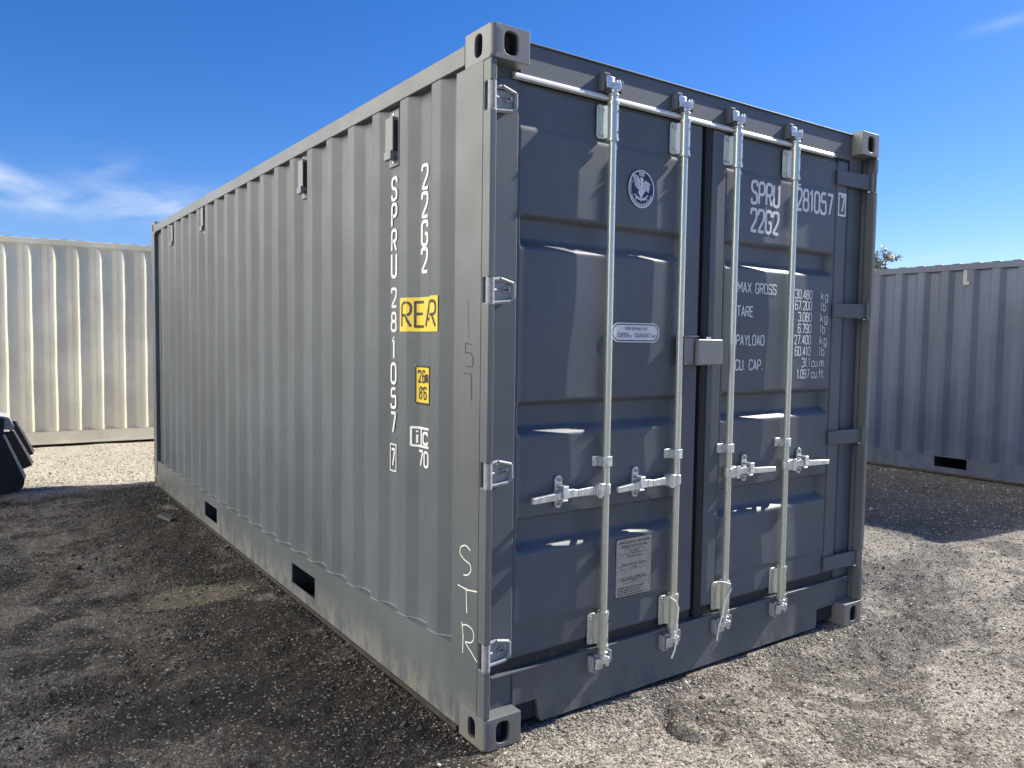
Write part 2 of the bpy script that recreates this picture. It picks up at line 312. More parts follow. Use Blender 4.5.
# loose stones: one mesh of many angular pebbles, thickest near the camera
def stones():
    ico = [(0, -.53, .85), (0, .53, .85), (0, -.53, -.85), (0, .53, -.85), (-.53, .85, 0), (.53, .85, 0), (-.53, -.85, 0), (.53, -.85, 0), (.85, 0, -.53), (.85, 0, .53), (-.85, 0, -.53), (-.85, 0, .53)]
    ico = np.array(ico); F = []
    for a in range(12):
        for b in range(a+1, 12):
            for c in range(b+1, 12):
                if all(abs(np.linalg.norm(ico[i]-ico[j])-1.06) < .08 for i, j in ((a, b), (b, c), (a, c))):
                    n = np.cross(ico[b]-ico[a], ico[c]-ico[a]); F.append((a, b, c) if n@ico[a] > 0 else (a, c, b))
    F = np.array(F)
    N = 165000
    az = rng.uniform(R(-16), R(86), N); d = 1.1*np.exp(rng.random(N)**.85*np.log(11/1.1))
    x = CX+d*np.sin(az); y = CY+d*np.cos(az)
    ok = ~((x > -.01) & (x < 2.45) & (y > .03) & (y < 6.1)) & ~((x > 7.7) & (y > .2)) & ~(y > 9.5)
    # left side has bare soil between the stones
    bare = (x < 0) & (y < 6) & (vnoise(x, y, 1.6, 21)+.4*vnoise(x, y, 5, 22) < rng.uniform(-.35, .32, N)); ok &= ~bare
    x, y, d = x[ok], y[ok], d[ok]
    n1, n2 = 3200, 5200      # grit heaped against the sill and along the bottom rail
    x = np.concatenate([x, rng.uniform(-.02, 2.42, n1), -np.abs(rng.normal(0, .035, n2))]); y = np.concatenate([y, .045-np.abs(rng.normal(0, .05, n1)), rng.uniform(0, 6, n2)**1.0]); d = np.hypot(x-CX, y-CY); N = len(x)
    s = np.clip(rng.lognormal(np.log(.0028), .42, N), .0015, .010)*(1+d*.06)
    big = rng.random(N) < .004; s[big] *= rng.uniform(1.6, 2.6, big.sum())
    z = height(x, y)+s*.25
    V = ico[None]*(1+rng.uniform(-.30, .30, (N, 12, 1)))*np.stack([rng.uniform(.8, 1.35, N), rng.uniform(.7, 1.1, N), rng.uniform(.45, .8, N)], -1)[:, None]*s[:, None, None]
    t = rng.uniform(0, 6.28, N); c, sn = np.cos(t)[:, None], np.sin(t)[:, None]
    tl = rng.uniform(-.5, .5, N)[:, None]
    vx, vy, vz = V[..., 0], V[..., 1], V[..., 2]
    vy, vz = vy*np.cos(tl)-vz*np.sin(tl), vy*np.sin(tl)+vz*np.cos(tl)
    V = np.stack([vx*c-vy*sn+x[:, None], vx*sn+vy*c+y[:, None], vz+z[:, None]], -1).reshape(-1, 3)
    FF = (F[None]+12*np.arange(N)[:, None, None]).reshape(-1, 3)
    me = np_mesh('loose_gravel', V, FF)
    # each stone has a tint of its own
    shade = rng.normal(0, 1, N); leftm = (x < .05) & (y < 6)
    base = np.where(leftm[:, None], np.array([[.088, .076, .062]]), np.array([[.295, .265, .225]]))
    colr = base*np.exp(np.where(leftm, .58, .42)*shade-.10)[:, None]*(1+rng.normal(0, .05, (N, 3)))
    wh = rng.random(N) < .03; colr[wh] = np.array([.50, .48, .44])*rng.uniform(.7, 1.25, (wh.sum(), 1)); colr = np.clip(colr, .02, .75)
    att = me.color_attributes.new('tint', 'FLOAT_COLOR', 'POINT')
    a = np.ones((N*12, 4), np.float32); a[:, :3] = np.repeat(colr, 12, 0); att.data.foreach_set('color', a.ravel())
    k = NT('loose_stone'); n = k.n.new('ShaderNodeVertexColor'); n.layer_name = 'tint'; k.L(n.outputs[0], k.p.inputs['Base Color']); k.p.inputs['Roughness'].default_value = .85; k.p.inputs['Specular IOR Level'].default_value = .3
    tag(link('loose_gravel', me, k.m), 'scattered angular gravel stones lying over the whole yard', 'gravel', kind='stuff')
stones()

# ------------------------------------------------------------------ lettering
def fillet(pts, r, closed=False, n=4):
    P = [Vector(p) for p in pts]; out_ = []; m = len(P)
    for i in range(m):
        if not closed and i in (0, m-1): out_.append(P[i]); continue
        a, b, c = P[i-1], P[i], P[(i+1) % m]; la, lc = (a-b).length, (c-b).length; q_ = min(r, la*.49, lc*.49)
        p0 = b+(a-b).normalized()*q_; p1 = b+(c-b).normalized()*q_
        for k in range(n+1): t = k/n; out_.append((1-t)**2*p0+2*t*(1-t)*b+t*t*p1)
    if closed: out_.append(out_[0])
    return [tuple(p) for p in out_]
# strokes on a cell 0..w by 0..1; each entry (points, closed, corner radius)
_s = .22
GL = {
 'S': (.5, [([(.5, .78), (.5, 1), (0, 1), (0, .55), (.5, .47), (.5, 0), (0, 0), (0, .22)], 0, _s)]),
 'P': (.5, [([(0, 0), (0, 1), (.5, 1), (.5, .45), (0, .45)], 0, _s)]),
 'R': (.5, [([(0, 0), (0, 1), (.5, 1), (.5, .47), (0, .47)], 0, _s), ([(.24, .46), (.5, 0)], 0, 0)]),
 'U': (.5, [([(0, 1), (0, 0), (.5, 0), (.5, 1)], 0, _s)]),
 'G': (.5, [([(.5, .75), (.5, 1), (0, 1), (0, 0), (.5, 0), (.5, .48), (.28, .48)], 0, _s)]),
 'O': (.5, [([(0, 0), (0, 1), (.5, 1), (.5, 0)], 1, _s)]),
 '0': (.5, [([(0, 0), (0, 1), (.5, 1), (.5, 0)], 1, _s+.03)]),
 'C': (.5, [([(.5, .75), (.5, 1), (0, 1), (0, 0), (.5, 0), (.5, .25)], 0, _s)]),
 'M': (.62, [([(0, 0), (0, 1), (.31, .35), (.62, 1), (.62, 0)], 0, .02)]),
 'A': (.5, [([(0, 0), (.25, 1), (.5, 0)], 0, .02), ([(.08, .3), (.42, .3)], 0, 0)]),
 'X': (.5, [([(0, 0), (.5, 1)], 0, 0), ([(0, 1), (.5, 0)], 0, 0)]),
 'T': (.5, [([(0, 1), (.5, 1)], 0, 0), ([(.25, 1), (.25, 0)], 0, 0)]),
 'E': (.45, [([(.45, 1), (0, 1), (0, 0), (.45, 0)], 0, .01), ([(0, .52), (.38, .52)], 0, 0)]),
 'Y': (.5, [([(0, 1), (.25, .5), (.5, 1)], 0, .02), ([(.25, .5), (.25, 0)], 0, 0)]),
 'L': (.42, [([(0, 1), (0, 0), (.42, 0)], 0, .01)]),
 'D': (.5, [([(0, 0), (0, 1), (.5, 1), (.5, 0)], 1, .2)]),
 '2': (.5, [([(0, .76), (0, 1), (.5, 1), (.5, .58), (0, 0), (.52, 0)], 0, _s-.06)]),
 '8': (.5, [([(.03, .53), (.03, 1), (.47, 1), (.47, .53)], 1, .2), ([(0, 0), (0, .53), (.5, .53), (.5, 0)], 1, .2)]),
 '1': (.25, [([(0, .82), (.16, 1), (.16, 0)], 0, .02)]),
 '5': (.5, [([(.47, 1), (.04, 1), (.02, .56), (.5, .62), (.5, 0), (0, 0), (0, .2)], 0, .15)]),
 '7': (.5, [([(0, 1), (.5, 1), (.2, 0)], 0, .02)]),
 '3': (.5, [([(0, .8), (0, 1), (.5, 1), (.5, .54), (.2, .54)], 0, .18), ([(.2, .54), (.5, .54), (.5, 0), (0, 0), (0, .2)], 0, .18)]),
 '4': (.5, [([(.36, 0), (.36, 1), (0, .28), (.52, .28)], 0, .01)]),
 '6': (.5, [([(.48, .8), (.48, 1), (0, 1), (0, 0), (.5, 0), (.5, .56), (0, .56)], 0, .19)]),
 '9': (.5, [([(.5, .45), (0, .45), (0, 1), (.5, 1), (.5, 0), (.02, 0), (.02, .2)], 0, .19)]),
 '.': (.1, [([(.05, -.02), (.05, .10)], 0, 0)]),
 ' ': (.35, []), "'": (.1, [([(.05, 1), (.05, .75)], 0, 0)]),
 'k': (.4, [([(0, 0), (0, 1)], 0, 0), ([(.38, .66), (.04, .3)], 0, 0), ([(.14, .4), (.4, 0)], 0, 0)]),
 'g': (.4, [([(.4, .66), (.4, -.28), (0, -.28), (0, -.14)], 0, .14), ([(0, 0), (0, .66), (.4, .66), (.4, 0)], 1, .15)]),
 'l': (.1, [([(.05, 0), (.05, 1)], 0, 0)]),
 'b': (.4, [([(0, 1), (0, 0), (.4, 0), (.4, .66), (0, .66)], 0, .15)]),
 'c': (.36, [([(.36, .5), (.36, .66), (0, .66), (0, 0), (.36, 0), (.36, .16)], 0, .15)]),
 'u': (.4, [([(0, .66), (0, 0), (.4, 0), (.4, .66)], 0, .15)]),
 'm': (.6, [([(0, 0), (0, .66), (.3, .66), (.3, 0)], 0, .12), ([(.3, .66), (.6, .66), (.6, 0)], 0, .12)]),
 'f': (.3, [([(.3, 1), (.12, 1), (.12, 0)], 0, .15), ([(0, .66), (.3, .66)], 0, 0)]),
 't': (.3, [([(.12, .95), (.12, 0), (.3, 0)], 0, .12), ([(0, .66), (.3, .66)], 0, 0)]),
 'i': (.1, [([(.05, 0), (.05, .66)], 0, 0), ([(.05, .85), (.05, 1)], 0, 0)]),
}
class Ink:
    """flat strokes laid on a surface; place(u, v, lift) maps to 3-D"""
    def __init__(s, place): s.mb = MB(); s.place = place; s.k = 0
    def stroke(s, pts, w, dense=None):
        pts = [Vector(p) for p in pts]
        if dense:
            o = [pts[0]]
            for a, b in zip(pts[:-1], pts[1:]):
                n = max(1, int((b-a).length/dense)); o += [a+(b-a)*(k+1)/n for k in range(n)]
            pts = o
        pts = [p for i, p in enumerate(pts) if i == 0 or (p-pts[i-1]).length > 1e-6]
        if len(pts) < 2: return s
        closed = (pts[0]-pts[-1]).length < 1e-6; s.k += 1; lift = .0006+.00006*(s.k % 9); L_ = []; Rr = []
        for i, p in enumerate(pts):
            a = pts[i-1] if i > 0 else (pts[-2] if closed else None); b = pts[i+1] if i < len(pts)-1 else (pts[1] if closed else None)
            d1 = (p-a).normalized() if a is not None else (b-p).normalized(); d2 = (b-p).normalized() if b is not None else d1
            t = (d1+d2); t = t.normalized() if t.length > 1e-6 else d1; nrm = Vector((-t.y, t.x)); c = max(.5, nrm.dot(Vector((-d1.y, d1.x))))
            L_.append(p+nrm*w/2/c); Rr.append(p-nrm*w/2/c)
        vs = [s.place(p.x, p.y, lift) for p in L_]+[s.place(p.x, p.y, lift) for p in Rr]; n = len(pts)
        s.mb.add(vs, [(i, i+1, n+i+1, n+i) for i in range(n-1)]); return s
    def text(s, txt, u, v, h, w=None, sx=1.0, gap=.18, stroke=.13, right=False, dense=None):
        W = sum(GL[c][0]+gap for c in txt)-gap
        if w: sx = w/(W*h)
        x = u-(W*h*sx if right else 0)
        for c in txt:
            cw, ss = GL[c]
            for pts, cl, r in ss:
                P = fillet(pts, r, bool(cl)) if r else pts
                P = [(x+p[0]*h*sx, v+p[1]*h) for p in P]
                s.stroke(P, stroke*h, dense)
            x += (cw+gap)*h*sx
        return s
    def poly(s, pts, lift=.0004):
        s.mb.add([s.place(p[0], p[1], lift) for p in pts], [tuple(range(len(pts)))]); return s
    def frame(s, x0, x1, z0, z1, w):
        s.stroke([(x0, z0), (x1, z0), (x1, z1), (x0, z1), (x0, z0)], w); return s
    def sheet(s, u0, u1, v0, v1, lift=.0003, n=40):
        for k in range(n):
            a = u0+(u1-u0)*k/n; b = u0+(u1-u0)*(k+1)/n
            s.mb.add([s.place(a, v0, lift), s.place(b, v0, lift), s.place(b, v1, lift), s.place(a, v1, lift)], [(0, 1, 2, 3)])
        return s
    def build(s, name, mat, parent): return s.mb.build(name, mat, parent)
def font_text(body, size, x, z, y, mat, parent, name, sx=1.0, align='CENTER'):
    cu = bpy.data.curves.new(name, 'FONT'); cu.body = body; cu.size = size; cu.align_x = align
    to = bpy.data.objects.new('t', cu); COL.objects.link(to); dg = bpy.context.evaluated_depsgraph_get(); dg.update()
    me = bpy.data.meshes.new_from_object(to.evaluated_get(dg)); bpy.data.objects.remove(to)
    me.transform(Matrix.Translation((x, y, z)) @ Matrix.Rotation(R(90), 4, 'X') @ Matrix.Diagonal((sx, 1, 1, 1)))
    me.materials.clear(); return link(name, me, mat, parent)

# ------------------------------------------------------------------ container shell
def corner_casting(dx, dy, dz, bm_origin, sx, sy, sz, parent, mat=None):
    """hollow ISO corner block with slots in the three outward faces. origin = the outer corner; s* = direction into the block"""
    n = 6; mb = MB(); ox, oy, oz = bm_origin
    def face(axis, at, inward, lo, hi, slot_w, slot_h):
        (a0, b0), (a1, b1) = lo, hi; m = 4*n
        outer = [(a0+(a1-a0)*k/n, b0) for k in range(n)]+[(a1, b0+(b1-b0)*k/n) for k in range(n)]+[(a1-(a1-a0)*k/n, b1) for k in range(n)]+[(a0, b1-(b1-b0)*k/n) for k in range(n)]
        ca, cb = (a0+a1)/2, (b0+b1)/2; hole = []
        for p in outer:
            t = math.atan2((p[1]-cb)/slot_h, (p[0]-ca)/slot_w); c, s_ = math.cos(t), math.sin(t); e = 2/3.2
            hole.append((ca+slot_w/2*math.copysign(abs(c)**e, c), cb+slot_h/2*math.copysign(abs(s_)**e, s_)))
        def P(p, d): return {'x': (at+d, p[0], p[1]), 'y': (p[0], at+d, p[1]), 'z': (p[0], p[1], at+d)}[axis]
        vs = [P(p, 0) for p in outer]+[P(p, 0) for p in hole]+[P(p, inward*.012) for p in hole]+[P(((p[0]-ca)*1.02+ca, (p[1]-cb)*1.02+cb), inward*.075) for p in hole]
        fs = []
        for r in range(3): fs += [(r*m+k, r*m+(k+1) % m, (r+1)*m+(k+1) % m, (r+1)*m+k) for k in range(m)]
        fs.append(tuple(range(3*m, 4*m))); mb.add(vs, fs)
    def solid(axis, at, lo, hi):
        (a0, b0), (a1, b1) = lo, hi; m = 4*n
        outer = [(a0+(a1-a0)*k/n, b0) for k in range(n)]+[(a1, b0+(b1-b0)*k/n) for k in range(n)]+[(a1-(a1-a0)*k/n, b1) for k in range(n)]+[(a0, b1-(b1-b0)*k/n) for k in range(n)]
        def P(p): return {'x': (at, p[0], p[1]), 'y': (p[0], at, p[1]), 'z': (p[0], p[1], at)}[axis]
        mb.add([P(p) for p in outer], [tuple(range(m))])
    X0, X1 = sorted((ox, ox+sx*dx)); Y0, Y1 = sorted((oy, oy+sy*dy)); Z0, Z1 = sorted((oz, oz+sz*dz))
    face('x', ox, sx, (Y0, Z0), (Y1, Z1), .050, .082); face('y', oy, sy, (X0, Z0), (X1, Z1), .062, .082); face('z', oz, sz, (X0, Y0), (X1, Y1), .065, .11)
    solid('x', ox+sx*dx, (Y0, Z0), (Y1, Z1)); solid('y', oy+sy*dy, (X0, Z0), (X1, Z1)); solid('z', oz+sz*dz, (X0, Y0), (X1, Y1))
    me = bpy.data.meshes.new('corner_casting'); me.from_pydata(mb.v, [], mb.f)
    bm = bmesh.new(); bm.from_mesh(me); bmesh.ops.remove_doubles(bm, verts=bm.verts, dist=.0005)
    bmesh.ops.dissolve_limit(bm, angle_limit=R(1), verts=[v for v in bm.verts if v.is_boundary], edges=[])
    bmesh.ops.recalc_face_normals(bm, faces=bm.faces)
    # round the outward vertical edge generously, the others a little
    ed = [e for e in bm.edges if all(abs(v.co.x-ox) < 1e-4 and abs(v.co.y-oy) < 1e-4 for v in e.verts)]
    bmesh.ops.bevel(bm, geom=ed, offset=.014, segments=4, affect='EDGES', profile=.5)
    for f_ in bm.faces:
        c_ = f_.calc_center_median(); dep = min(abs(c_.x-ox), abs(c_.y-oy), abs(c_.z-oz))
        if dep > .013 and not (abs(c_.x-ox-sx*dx) < .002 or abs(c_.y-oy-sy*dy) < .002 or abs(c_.z-oz-sz*dz) < .002): f_.material_index = 1
    bm.to_mesh(me); bm.free()
    co_ = link('corner_casting', me, mat or CAST, parent, bevel=.003); me.materials.append(HOLE); return co_
PITCH_C, RIDGE0, RW, SW, DEPTH, X_OUT = .272, .361, .070, .061, .033, .004
def profile_x(y, y_end=5.83, pitch=PITCH_C):
    """how far in from the container's side plane the corrugated wall lies at distance y from the door end"""
    if y < .235 or y > y_end: return 0.0
    t = (y-RIDGE0) % pitch if y > RIDGE0-SW else -1
    if t < 0 or y > y_end-.10: return X_OUT+DEPTH
    if t <= RW: return X_OUT
    if t <= RW+SW: return X_OUT+DEPTH*(t-RW)/SW
    if t >= pitch-SW: return X_OUT+DEPTH*(pitch-t)/SW
    return X_OUT+DEPTH
def corr_poly(L, y0, pitch):
    pts = [(y0, X_OUT+DEPTH)]; k = 0
    while RIDGE0+k*pitch+RW+SW < L-y0-.02:
        b = RIDGE0+k*pitch
        pts += [(b-SW, X_OUT+DEPTH), (b, X_OUT), (b+RW, X_OUT), (b+RW+SW, X_OUT+DEPTH)]; k += 1
    pts.append((L-y0, X_OUT+DEPTH)); P = fillet(pts, .007, n=2)
    return P
def corr_wall(L, y0, z0f, z1, pitch, place, name, mat, parent, nz=10):
    P = corr_poly(L, y0, pitch); vs = []; fs = []; n = len(P); w = (.0, .25, .5, .75, 1.)
    for i, (y, x) in enumerate(P):
        for k in range(nz+1):
            zb = z0f(y); z = zb+(z1-zb)*k/nz
            bow = .0015*math.sin(y*7+k*.9)+.001*math.sin(y*19-k*1.7) if 0 < k < nz else 0
            vs.append(place(x+bow, y, z))
    for i in range(n-1):
        for k in range(nz): a = i*(nz+1)+k; fs.append((a, a+1, a+nz+2, a+nz+1))
    me = bpy.data.meshes.new(name); me.from_pydata(vs, [], fs); bm = bmesh.new(); bm.from_mesh(me); bmesh.ops.recalc_face_normals(bm, faces=bm.faces); bm.to_mesh(me); bm.free()
    return link(name, me, mat, parent, smooth=50)
def vent(y, z, s, parent, mat, plane=0.0):
    """small hooded air vent on the recessed part of the wall, s = -1 faces -x"""
    f = lambda x: plane-s*x
    def bx(mb, x0, x1, *r): a, b = sorted((f(x0), f(x1))); mb.box(a, b, *r)
    mb = MB(); bx(mb, .006, .040, y-.030, y+.042, z-.085, z+.085); bx(mb, .030, .040, y-.040, y+.050, z-.12, z+.12)
    v = mb.build('vent', mat, parent, bevel=.003)
    m2 = MB(); bx(m2, .010, .036, y-.0335, y-.0305, z-.062, z+.070); m2.build('vent_opening', HOLE, v)
    m3 = MB()
    for zz in (z-.102, z+.102): m3.cyl((f(.027), y+.005, zz), (f(.031), y+.005, zz), .006, n=8)
    split(m3, 'screw', ZINC, v)
    m4 = MB(); a, b = sorted((f(-.006), f(.012))); m4.hull6([(a, y-.034, z-.098), (b, y-.034, z-.098), (b, y+.03, z-.098), (a, y+.03, z-.098), (a, y-.034, z-.062), (b, y-.034, z-.055), (b, y+.03, z-.055), (a, y+.03, z-.062)])
    m4.build('vent_hood', mat, v, bevel=.003)
    return v
def shell(root, W, L, H, mat, frame_mat, cast_mat, pitch=PITCH_C, doors=False, vents=(), roof_bumps=True, zf=lambda y: .28, pockets=(2.0, 4.0), pw=.36, zb=.028):
    cw, cl, ch = .162, .178, .118
    for ox, sx in ((0, 1), (W, -1)):
        for oy, sy in ((0, 1), (L, -1)):
            for oz, sz in ((0, 1), (H, -1)): corner_casting(cw, cl, ch, (ox, oy, oz), sx, sy, sz, root, cast_mat)
    walls = []
    for s, x0 in ((1, 0.0), (-1, W)):
        place = (lambda x, y, z, s=s, x0=x0: (x0+s*x, y, z))
        walls.append(corr_wall(L, .20, lambda y: zf(y)-.004, H-.10, pitch, place, 'side_wall', mat, root))
        f = lambda a, b: tuple(sorted((x0+s*a, x0+s*b)))
        mb = MB(); mb.box(*f(0, .060), cl+.002, L-cl-.002, H-.102, H-.030); mb.build('top_rail', frame_mat, root, bevel=.004)
        # bottom rail: a web with two fork pockets, and the ledge the wall stands on
        mb = MB(); cuts = sorted(pockets); seg = [.2355 if doors else cl+.002]+[c+d for c in cuts for d in (-pw/2, pw/2)]+[L-cl-.002]
        ysamp = sorted(set([seg[0], .6, 1.2, 2.4]+seg))
        yy = sorted(set(seg+[.6, 1.2, 2.4, 3.2, L-1])); lv = lambda t: (zb, .088, .205, zf(t)); a, b = f(0, .008)
        solid = lambda i, r: 0 <= i < len(yy)-1 and 0 <= r < 3 and not (r == 1 and any(abs((yy[i]+yy[i+1])/2-c) < pw/2 for c in cuts))
        vs = [(xx, t, z) for xx in (a, b) for t in yy for z in lv(t)]; nn = len(yy)*4; V = lambda sd, i, r: sd*nn+i*4+r; fs = []
        for i in range(len(yy)-1):
            for r in range(3):
                if not solid(i, r): continue
                fs += [(V(0, i, r), V(0, i+1, r), V(0, i+1, r+1), V(0, i, r+1)), (V(1, i, r), V(1, i, r+1), V(1, i+1, r+1), V(1, i+1, r))]
                for di, dr, e in ((-1, 0, ((i, r), (i, r+1))), (1, 0, ((i+1, r), (i+1, r+1))), (0, -1, ((i, r), (i+1, r))), (0, 1, ((i, r+1), (i+1, r+1)))):
                    if not solid(i+di, r+dr): fs.append((V(0, *e[0]), V(0, *e[1]), V(1, *e[1]), V(1, *e[0])))
        mb.add(vs, fs)
        br = mb.build('bottom_rail', frame_mat, root)
        a, b = f(.0085, .056); n5 = len(yy); vs = [(xx, t, zf(t)-dz) for xx in (a, b) for t in yy for dz in (.001, .007)]; I = lambda sd, i, k: sd*2*n5+2*i+k
        fs = [q5 for i in range(n5-1) for q5 in ((I(0, i, 0), I(0, i+1, 0), I(1, i+1, 0), I(1, i, 0)), (I(0, i, 1), I(1, i, 1), I(1, i+1, 1), I(0, i+1, 1)), (I(0, i, 0), I(0, i, 1), I(0, i+1, 1), I(0, i+1, 0)), (I(1, i, 0), I(1, i+1, 0), I(1, i+1, 1), I(1, i, 1)))]
        MB().add(vs, fs).build('rail_ledge', frame_mat, br)
        mb = MB(); a, b = f(-.006, .06); mb.box(a, b, cl+.01, L-cl-.01, zb-.022, zb-.0005); mb.build('rail_flange', RUST if zb < .04 else frame_mat, root)
        # posts at the two ends
        for yy in ((0, 1), (L, -1)):
            if doors and yy[0] == 0: continue
            mb = MB(); a, b = f(0, .055); y0_, y1_ = sorted((yy[0]+yy[1]*.004, yy[0]+yy[1]*.14)); mb.box(a, b, y0_, y1_, ch, H-ch); mb.build('corner_post', frame_mat, root, bevel=.006)
            a, b = f(.035, .06); y0_, y1_ = sorted((yy[0]+yy[1]*.142, yy[0]+yy[1]*.235)); MB().box(a, b, y0_, y1_, .12, H-.10).build('post_web', frame_mat, root)
    # fork tunnels and underside
    for c in pockets:
        mb = MB(); mb.box(.0085, W-.0085, c-pw/2-.006, c-pw/2, .03, .205); mb.box(.0085, W-.0085, c+pw/2, c+pw/2+.006, .03, .205); mb.box(.0085, W-.0085, c-pw/2+.001, c+pw/2-.001, .206, .2075)
        mb.box(W/2-.01, W/2+.01, c-pw/2+.001, c+pw/2-.001, .03, .199); split(mb, 'fork_pocket', HOLE, root)
    MB().box(.06, W-.06, .10, L-.10, .208, .24).build('floor', frame_mat, root)
    # corrugated roof
    mb = MB(); vs = []; y = .18; pts = [(.12, H-.036)]
    if roof_bumps:
        while y+.21 < L-.12: pts += [(y, H-.036), (y+.03, H-.018), (y+.105, H-.018), (y+.135, H-.036)]; y += .209
    pts.append((L-.12, H-.036)); n = len(pts)
    vs = [(.030, a, b-.004) for a, b in pts]+[(.07, a, b) for a, b in pts]+[(W-.07, a, b) for a, b in pts]+[(W-.030, a, b-.004) for a, b in pts]
    fs = [(r*n+i, r*n+i+1, (r+1)*n+i+1, (r+1)*n+i) for r in range(3) for i in range(n-1)]
    mb.add(vs, fs).build('roof', mat, root)
    ends = [(L, -1)]+([] if doors else [(0, 1)])
    for y0_, s in ends:
        pl = (lambda x, y, z, y0_=y0_, s=s: (y, y0_+s*(x+.012), z))
        w = corr_wall(W, .10, lambda t: .15, H-.10, .25, pl, 'end_wall', mat, root)
        mb = MB(); a, b = sorted((y0_+s*.002, y0_+s*.06)); mb.box(cw, W-cw, a, b, .03, .16); mb.box(cw, W-cw, a, b, H-.11, H-.012); split(mb, 'end_rail', frame_mat, root, bevel=.004)
    for (vy, vz, side) in vents:
        vent(vy, vz, 1 if side else -1, root, VENT, 0.0 if not side else W) if False else vent(vy, vz, -1, root, VENT, 0.0)
    return walls

# ================================================================== main container
W, L, H = 2.438, 6.058, 2.591
main = empty('shipping_container')
tag(main, 'dark grey shipping container in the middle with four silver locking rods on its double doors', 'shipping container', 'shipping containers in the yard')
zf = lambda y: .268+.055*max(0, 1-y/2.4)+.018*max(0, 1-y/.9)
walls = shell(main, W, L, H, GREY, FRAME, CAST, doors=True, zf=zf, pockets=(1.853, 3.855),
              vents=[(.806, 2.36, 0), (1.894, 2.375, 0), (4.07, 2.405, 0), (5.158, 2.39, 0)])
left_wall = walls[0]

# weld bead where the corrugated sheet meets the bottom rail
bead = [(X_OUT*0+x-.002, y, zf(y)+.002+.0012*math.sin(y*31)) for y, x in corr_poly(L, .20, PITCH_C) if .24 < y < 5.8]
MB().tube(bead, .0030, 6).build('weld_seam', plain('sealed_weld', (.17, .18, .19), .5), left_wall)

# --- door end posts with the notches for the hinges
HZ = [(2.300, 2.395), (1.628, 1.716), (.966, 1.056), (.298, .394)]
def door_post(x_out, s):
    g = lambda a, b: tuple(sorted((x_out+s*a, x_out+s*b)))
    ys_ = (.004, .046, .0545); zs_ = [.1185]+[z for q in sorted(HZ) for z in q]+[H-.1185]; a_, b_ = g(0, .026); nz_ = len(zs_)
    vs = [(xx, yy_, z) for xx in (a_, b_) for yy_ in ys_ for z in zs_]; V = lambda sd, i, r: sd*3*nz_+i*nz_+r; fs = []
    ok_ = lambda i, r: 0 <= i < 2 and 0 <= r < nz_-1 and not (i == 0 and r % 2 == 1)
    for i in range(2):
        for r in range(nz_-1):
            if not ok_(i, r): continue
            fs += [(V(0, i, r), V(0, i+1, r), V(0, i+1, r+1), V(0, i, r+1)), (V(1, i, r), V(1, i, r+1), V(1, i+1, r+1), V(1, i+1, r))]
            for di, dr, e in ((-1, 0, ((i, r), (i, r+1))), (1, 0, ((i+1, r), (i+1, r+1))), (0, -1, ((i, r), (i+1, r))), (0, 1, ((i, r+1), (i+1, r+1)))):
                if not ok_(i+di, r+dr): fs.append((V(0, *e[0]), V(0, *e[1]), V(1, *e[1]), V(1, *e[0])))
    p = MB().add(vs, fs).build('corner_post', FRAME, main); bv = p.modifiers.new('bevel', 'BEVEL'); bv.width = .004; bv.segments = 2; bv.limit_method = 'ANGLE'; bv.angle_limit = R(40)
    mb = MB(); mb.box(*g(0, .030), .055, .235, .118, H-.118); mb.build('post_side', FRAME, p); MB().box(*g(.001, .05), .180, .2352, .028, .1178).build('post_foot', FRAME, p)
    mb = MB(); mb.box(*g(.032, .20 if s < 0 else .055), .085, .13, .16, H-.14); mb.build('post_channel', GREY, p)
    return p
post_l = door_post(0, 1); post_r = door_post(W, -1)
# J bar folded edge of the right post, catching the light
MB().prism([(W-.165, .080), (W-.155, .070), (W-.05, .070), (W-.0265, .084), (W-.165, .0845)], 'z', .16, H-.14).build('folded_edge', GREY, post_r, bevel=.003)

# --- header and sill
mb = MB(); mb.box(.163, W-.163, .060, .12, 2.447, 2.574); hd = mb.build('door_header', GREY, main, bevel=.003)
mb = MB(); mb.box(.163, W-.163, .052, .16, 2.5742, 2.580); mb.build('header_lip', GREY, hd, bevel=.002)
mb = MB(); mb.box(.056, .1625, .068, .12, 2.38, 2.472); mb.box(W-.1625, W-.056, .068, .12, 2.38, 2.472); split(mb, 'header_gusset', GREY, hd)
mb = MB(); mb.prism([(.0595, 2.462), (.050, 2.459), (.041, 2.447), (.041, 2.440), (.0595, 2.438)], 'x', .128, 2.11); mb.build('rain_gutter', LIP, hd)
sill = MB(); prof = [(.163, .107), (.163, .238), (W-.163, .238), (W-.163, .107), (W-.325, .107), (W-.325, .012), (.305, .012), (.292, .030), (.280, .107)]
sill.prism(prof, 'y', .060, .13); sl_o = sill.build('door_sill', FRAME, main, bevel=.003)
split(MB().box(.028, .1625, .066, .12, .119, .238).box(W-.1625, W-.0265, .066, .12, .119, .238), 'sill_gusset', FRAME, sl_o)
split(MB().box(.164, .34, .076, .082, .031, .112).box(W-.345, W-.164, .076, .082, .031, .112), 'notch_shade_plate', HOLE, sl_o)  # dark plates added to give the sill notches their deep shade
MB().box(.06, W-.06, .050, .11, .2385, .2475).build('sill_ledge', FRAME, sl_o, bevel=.002)

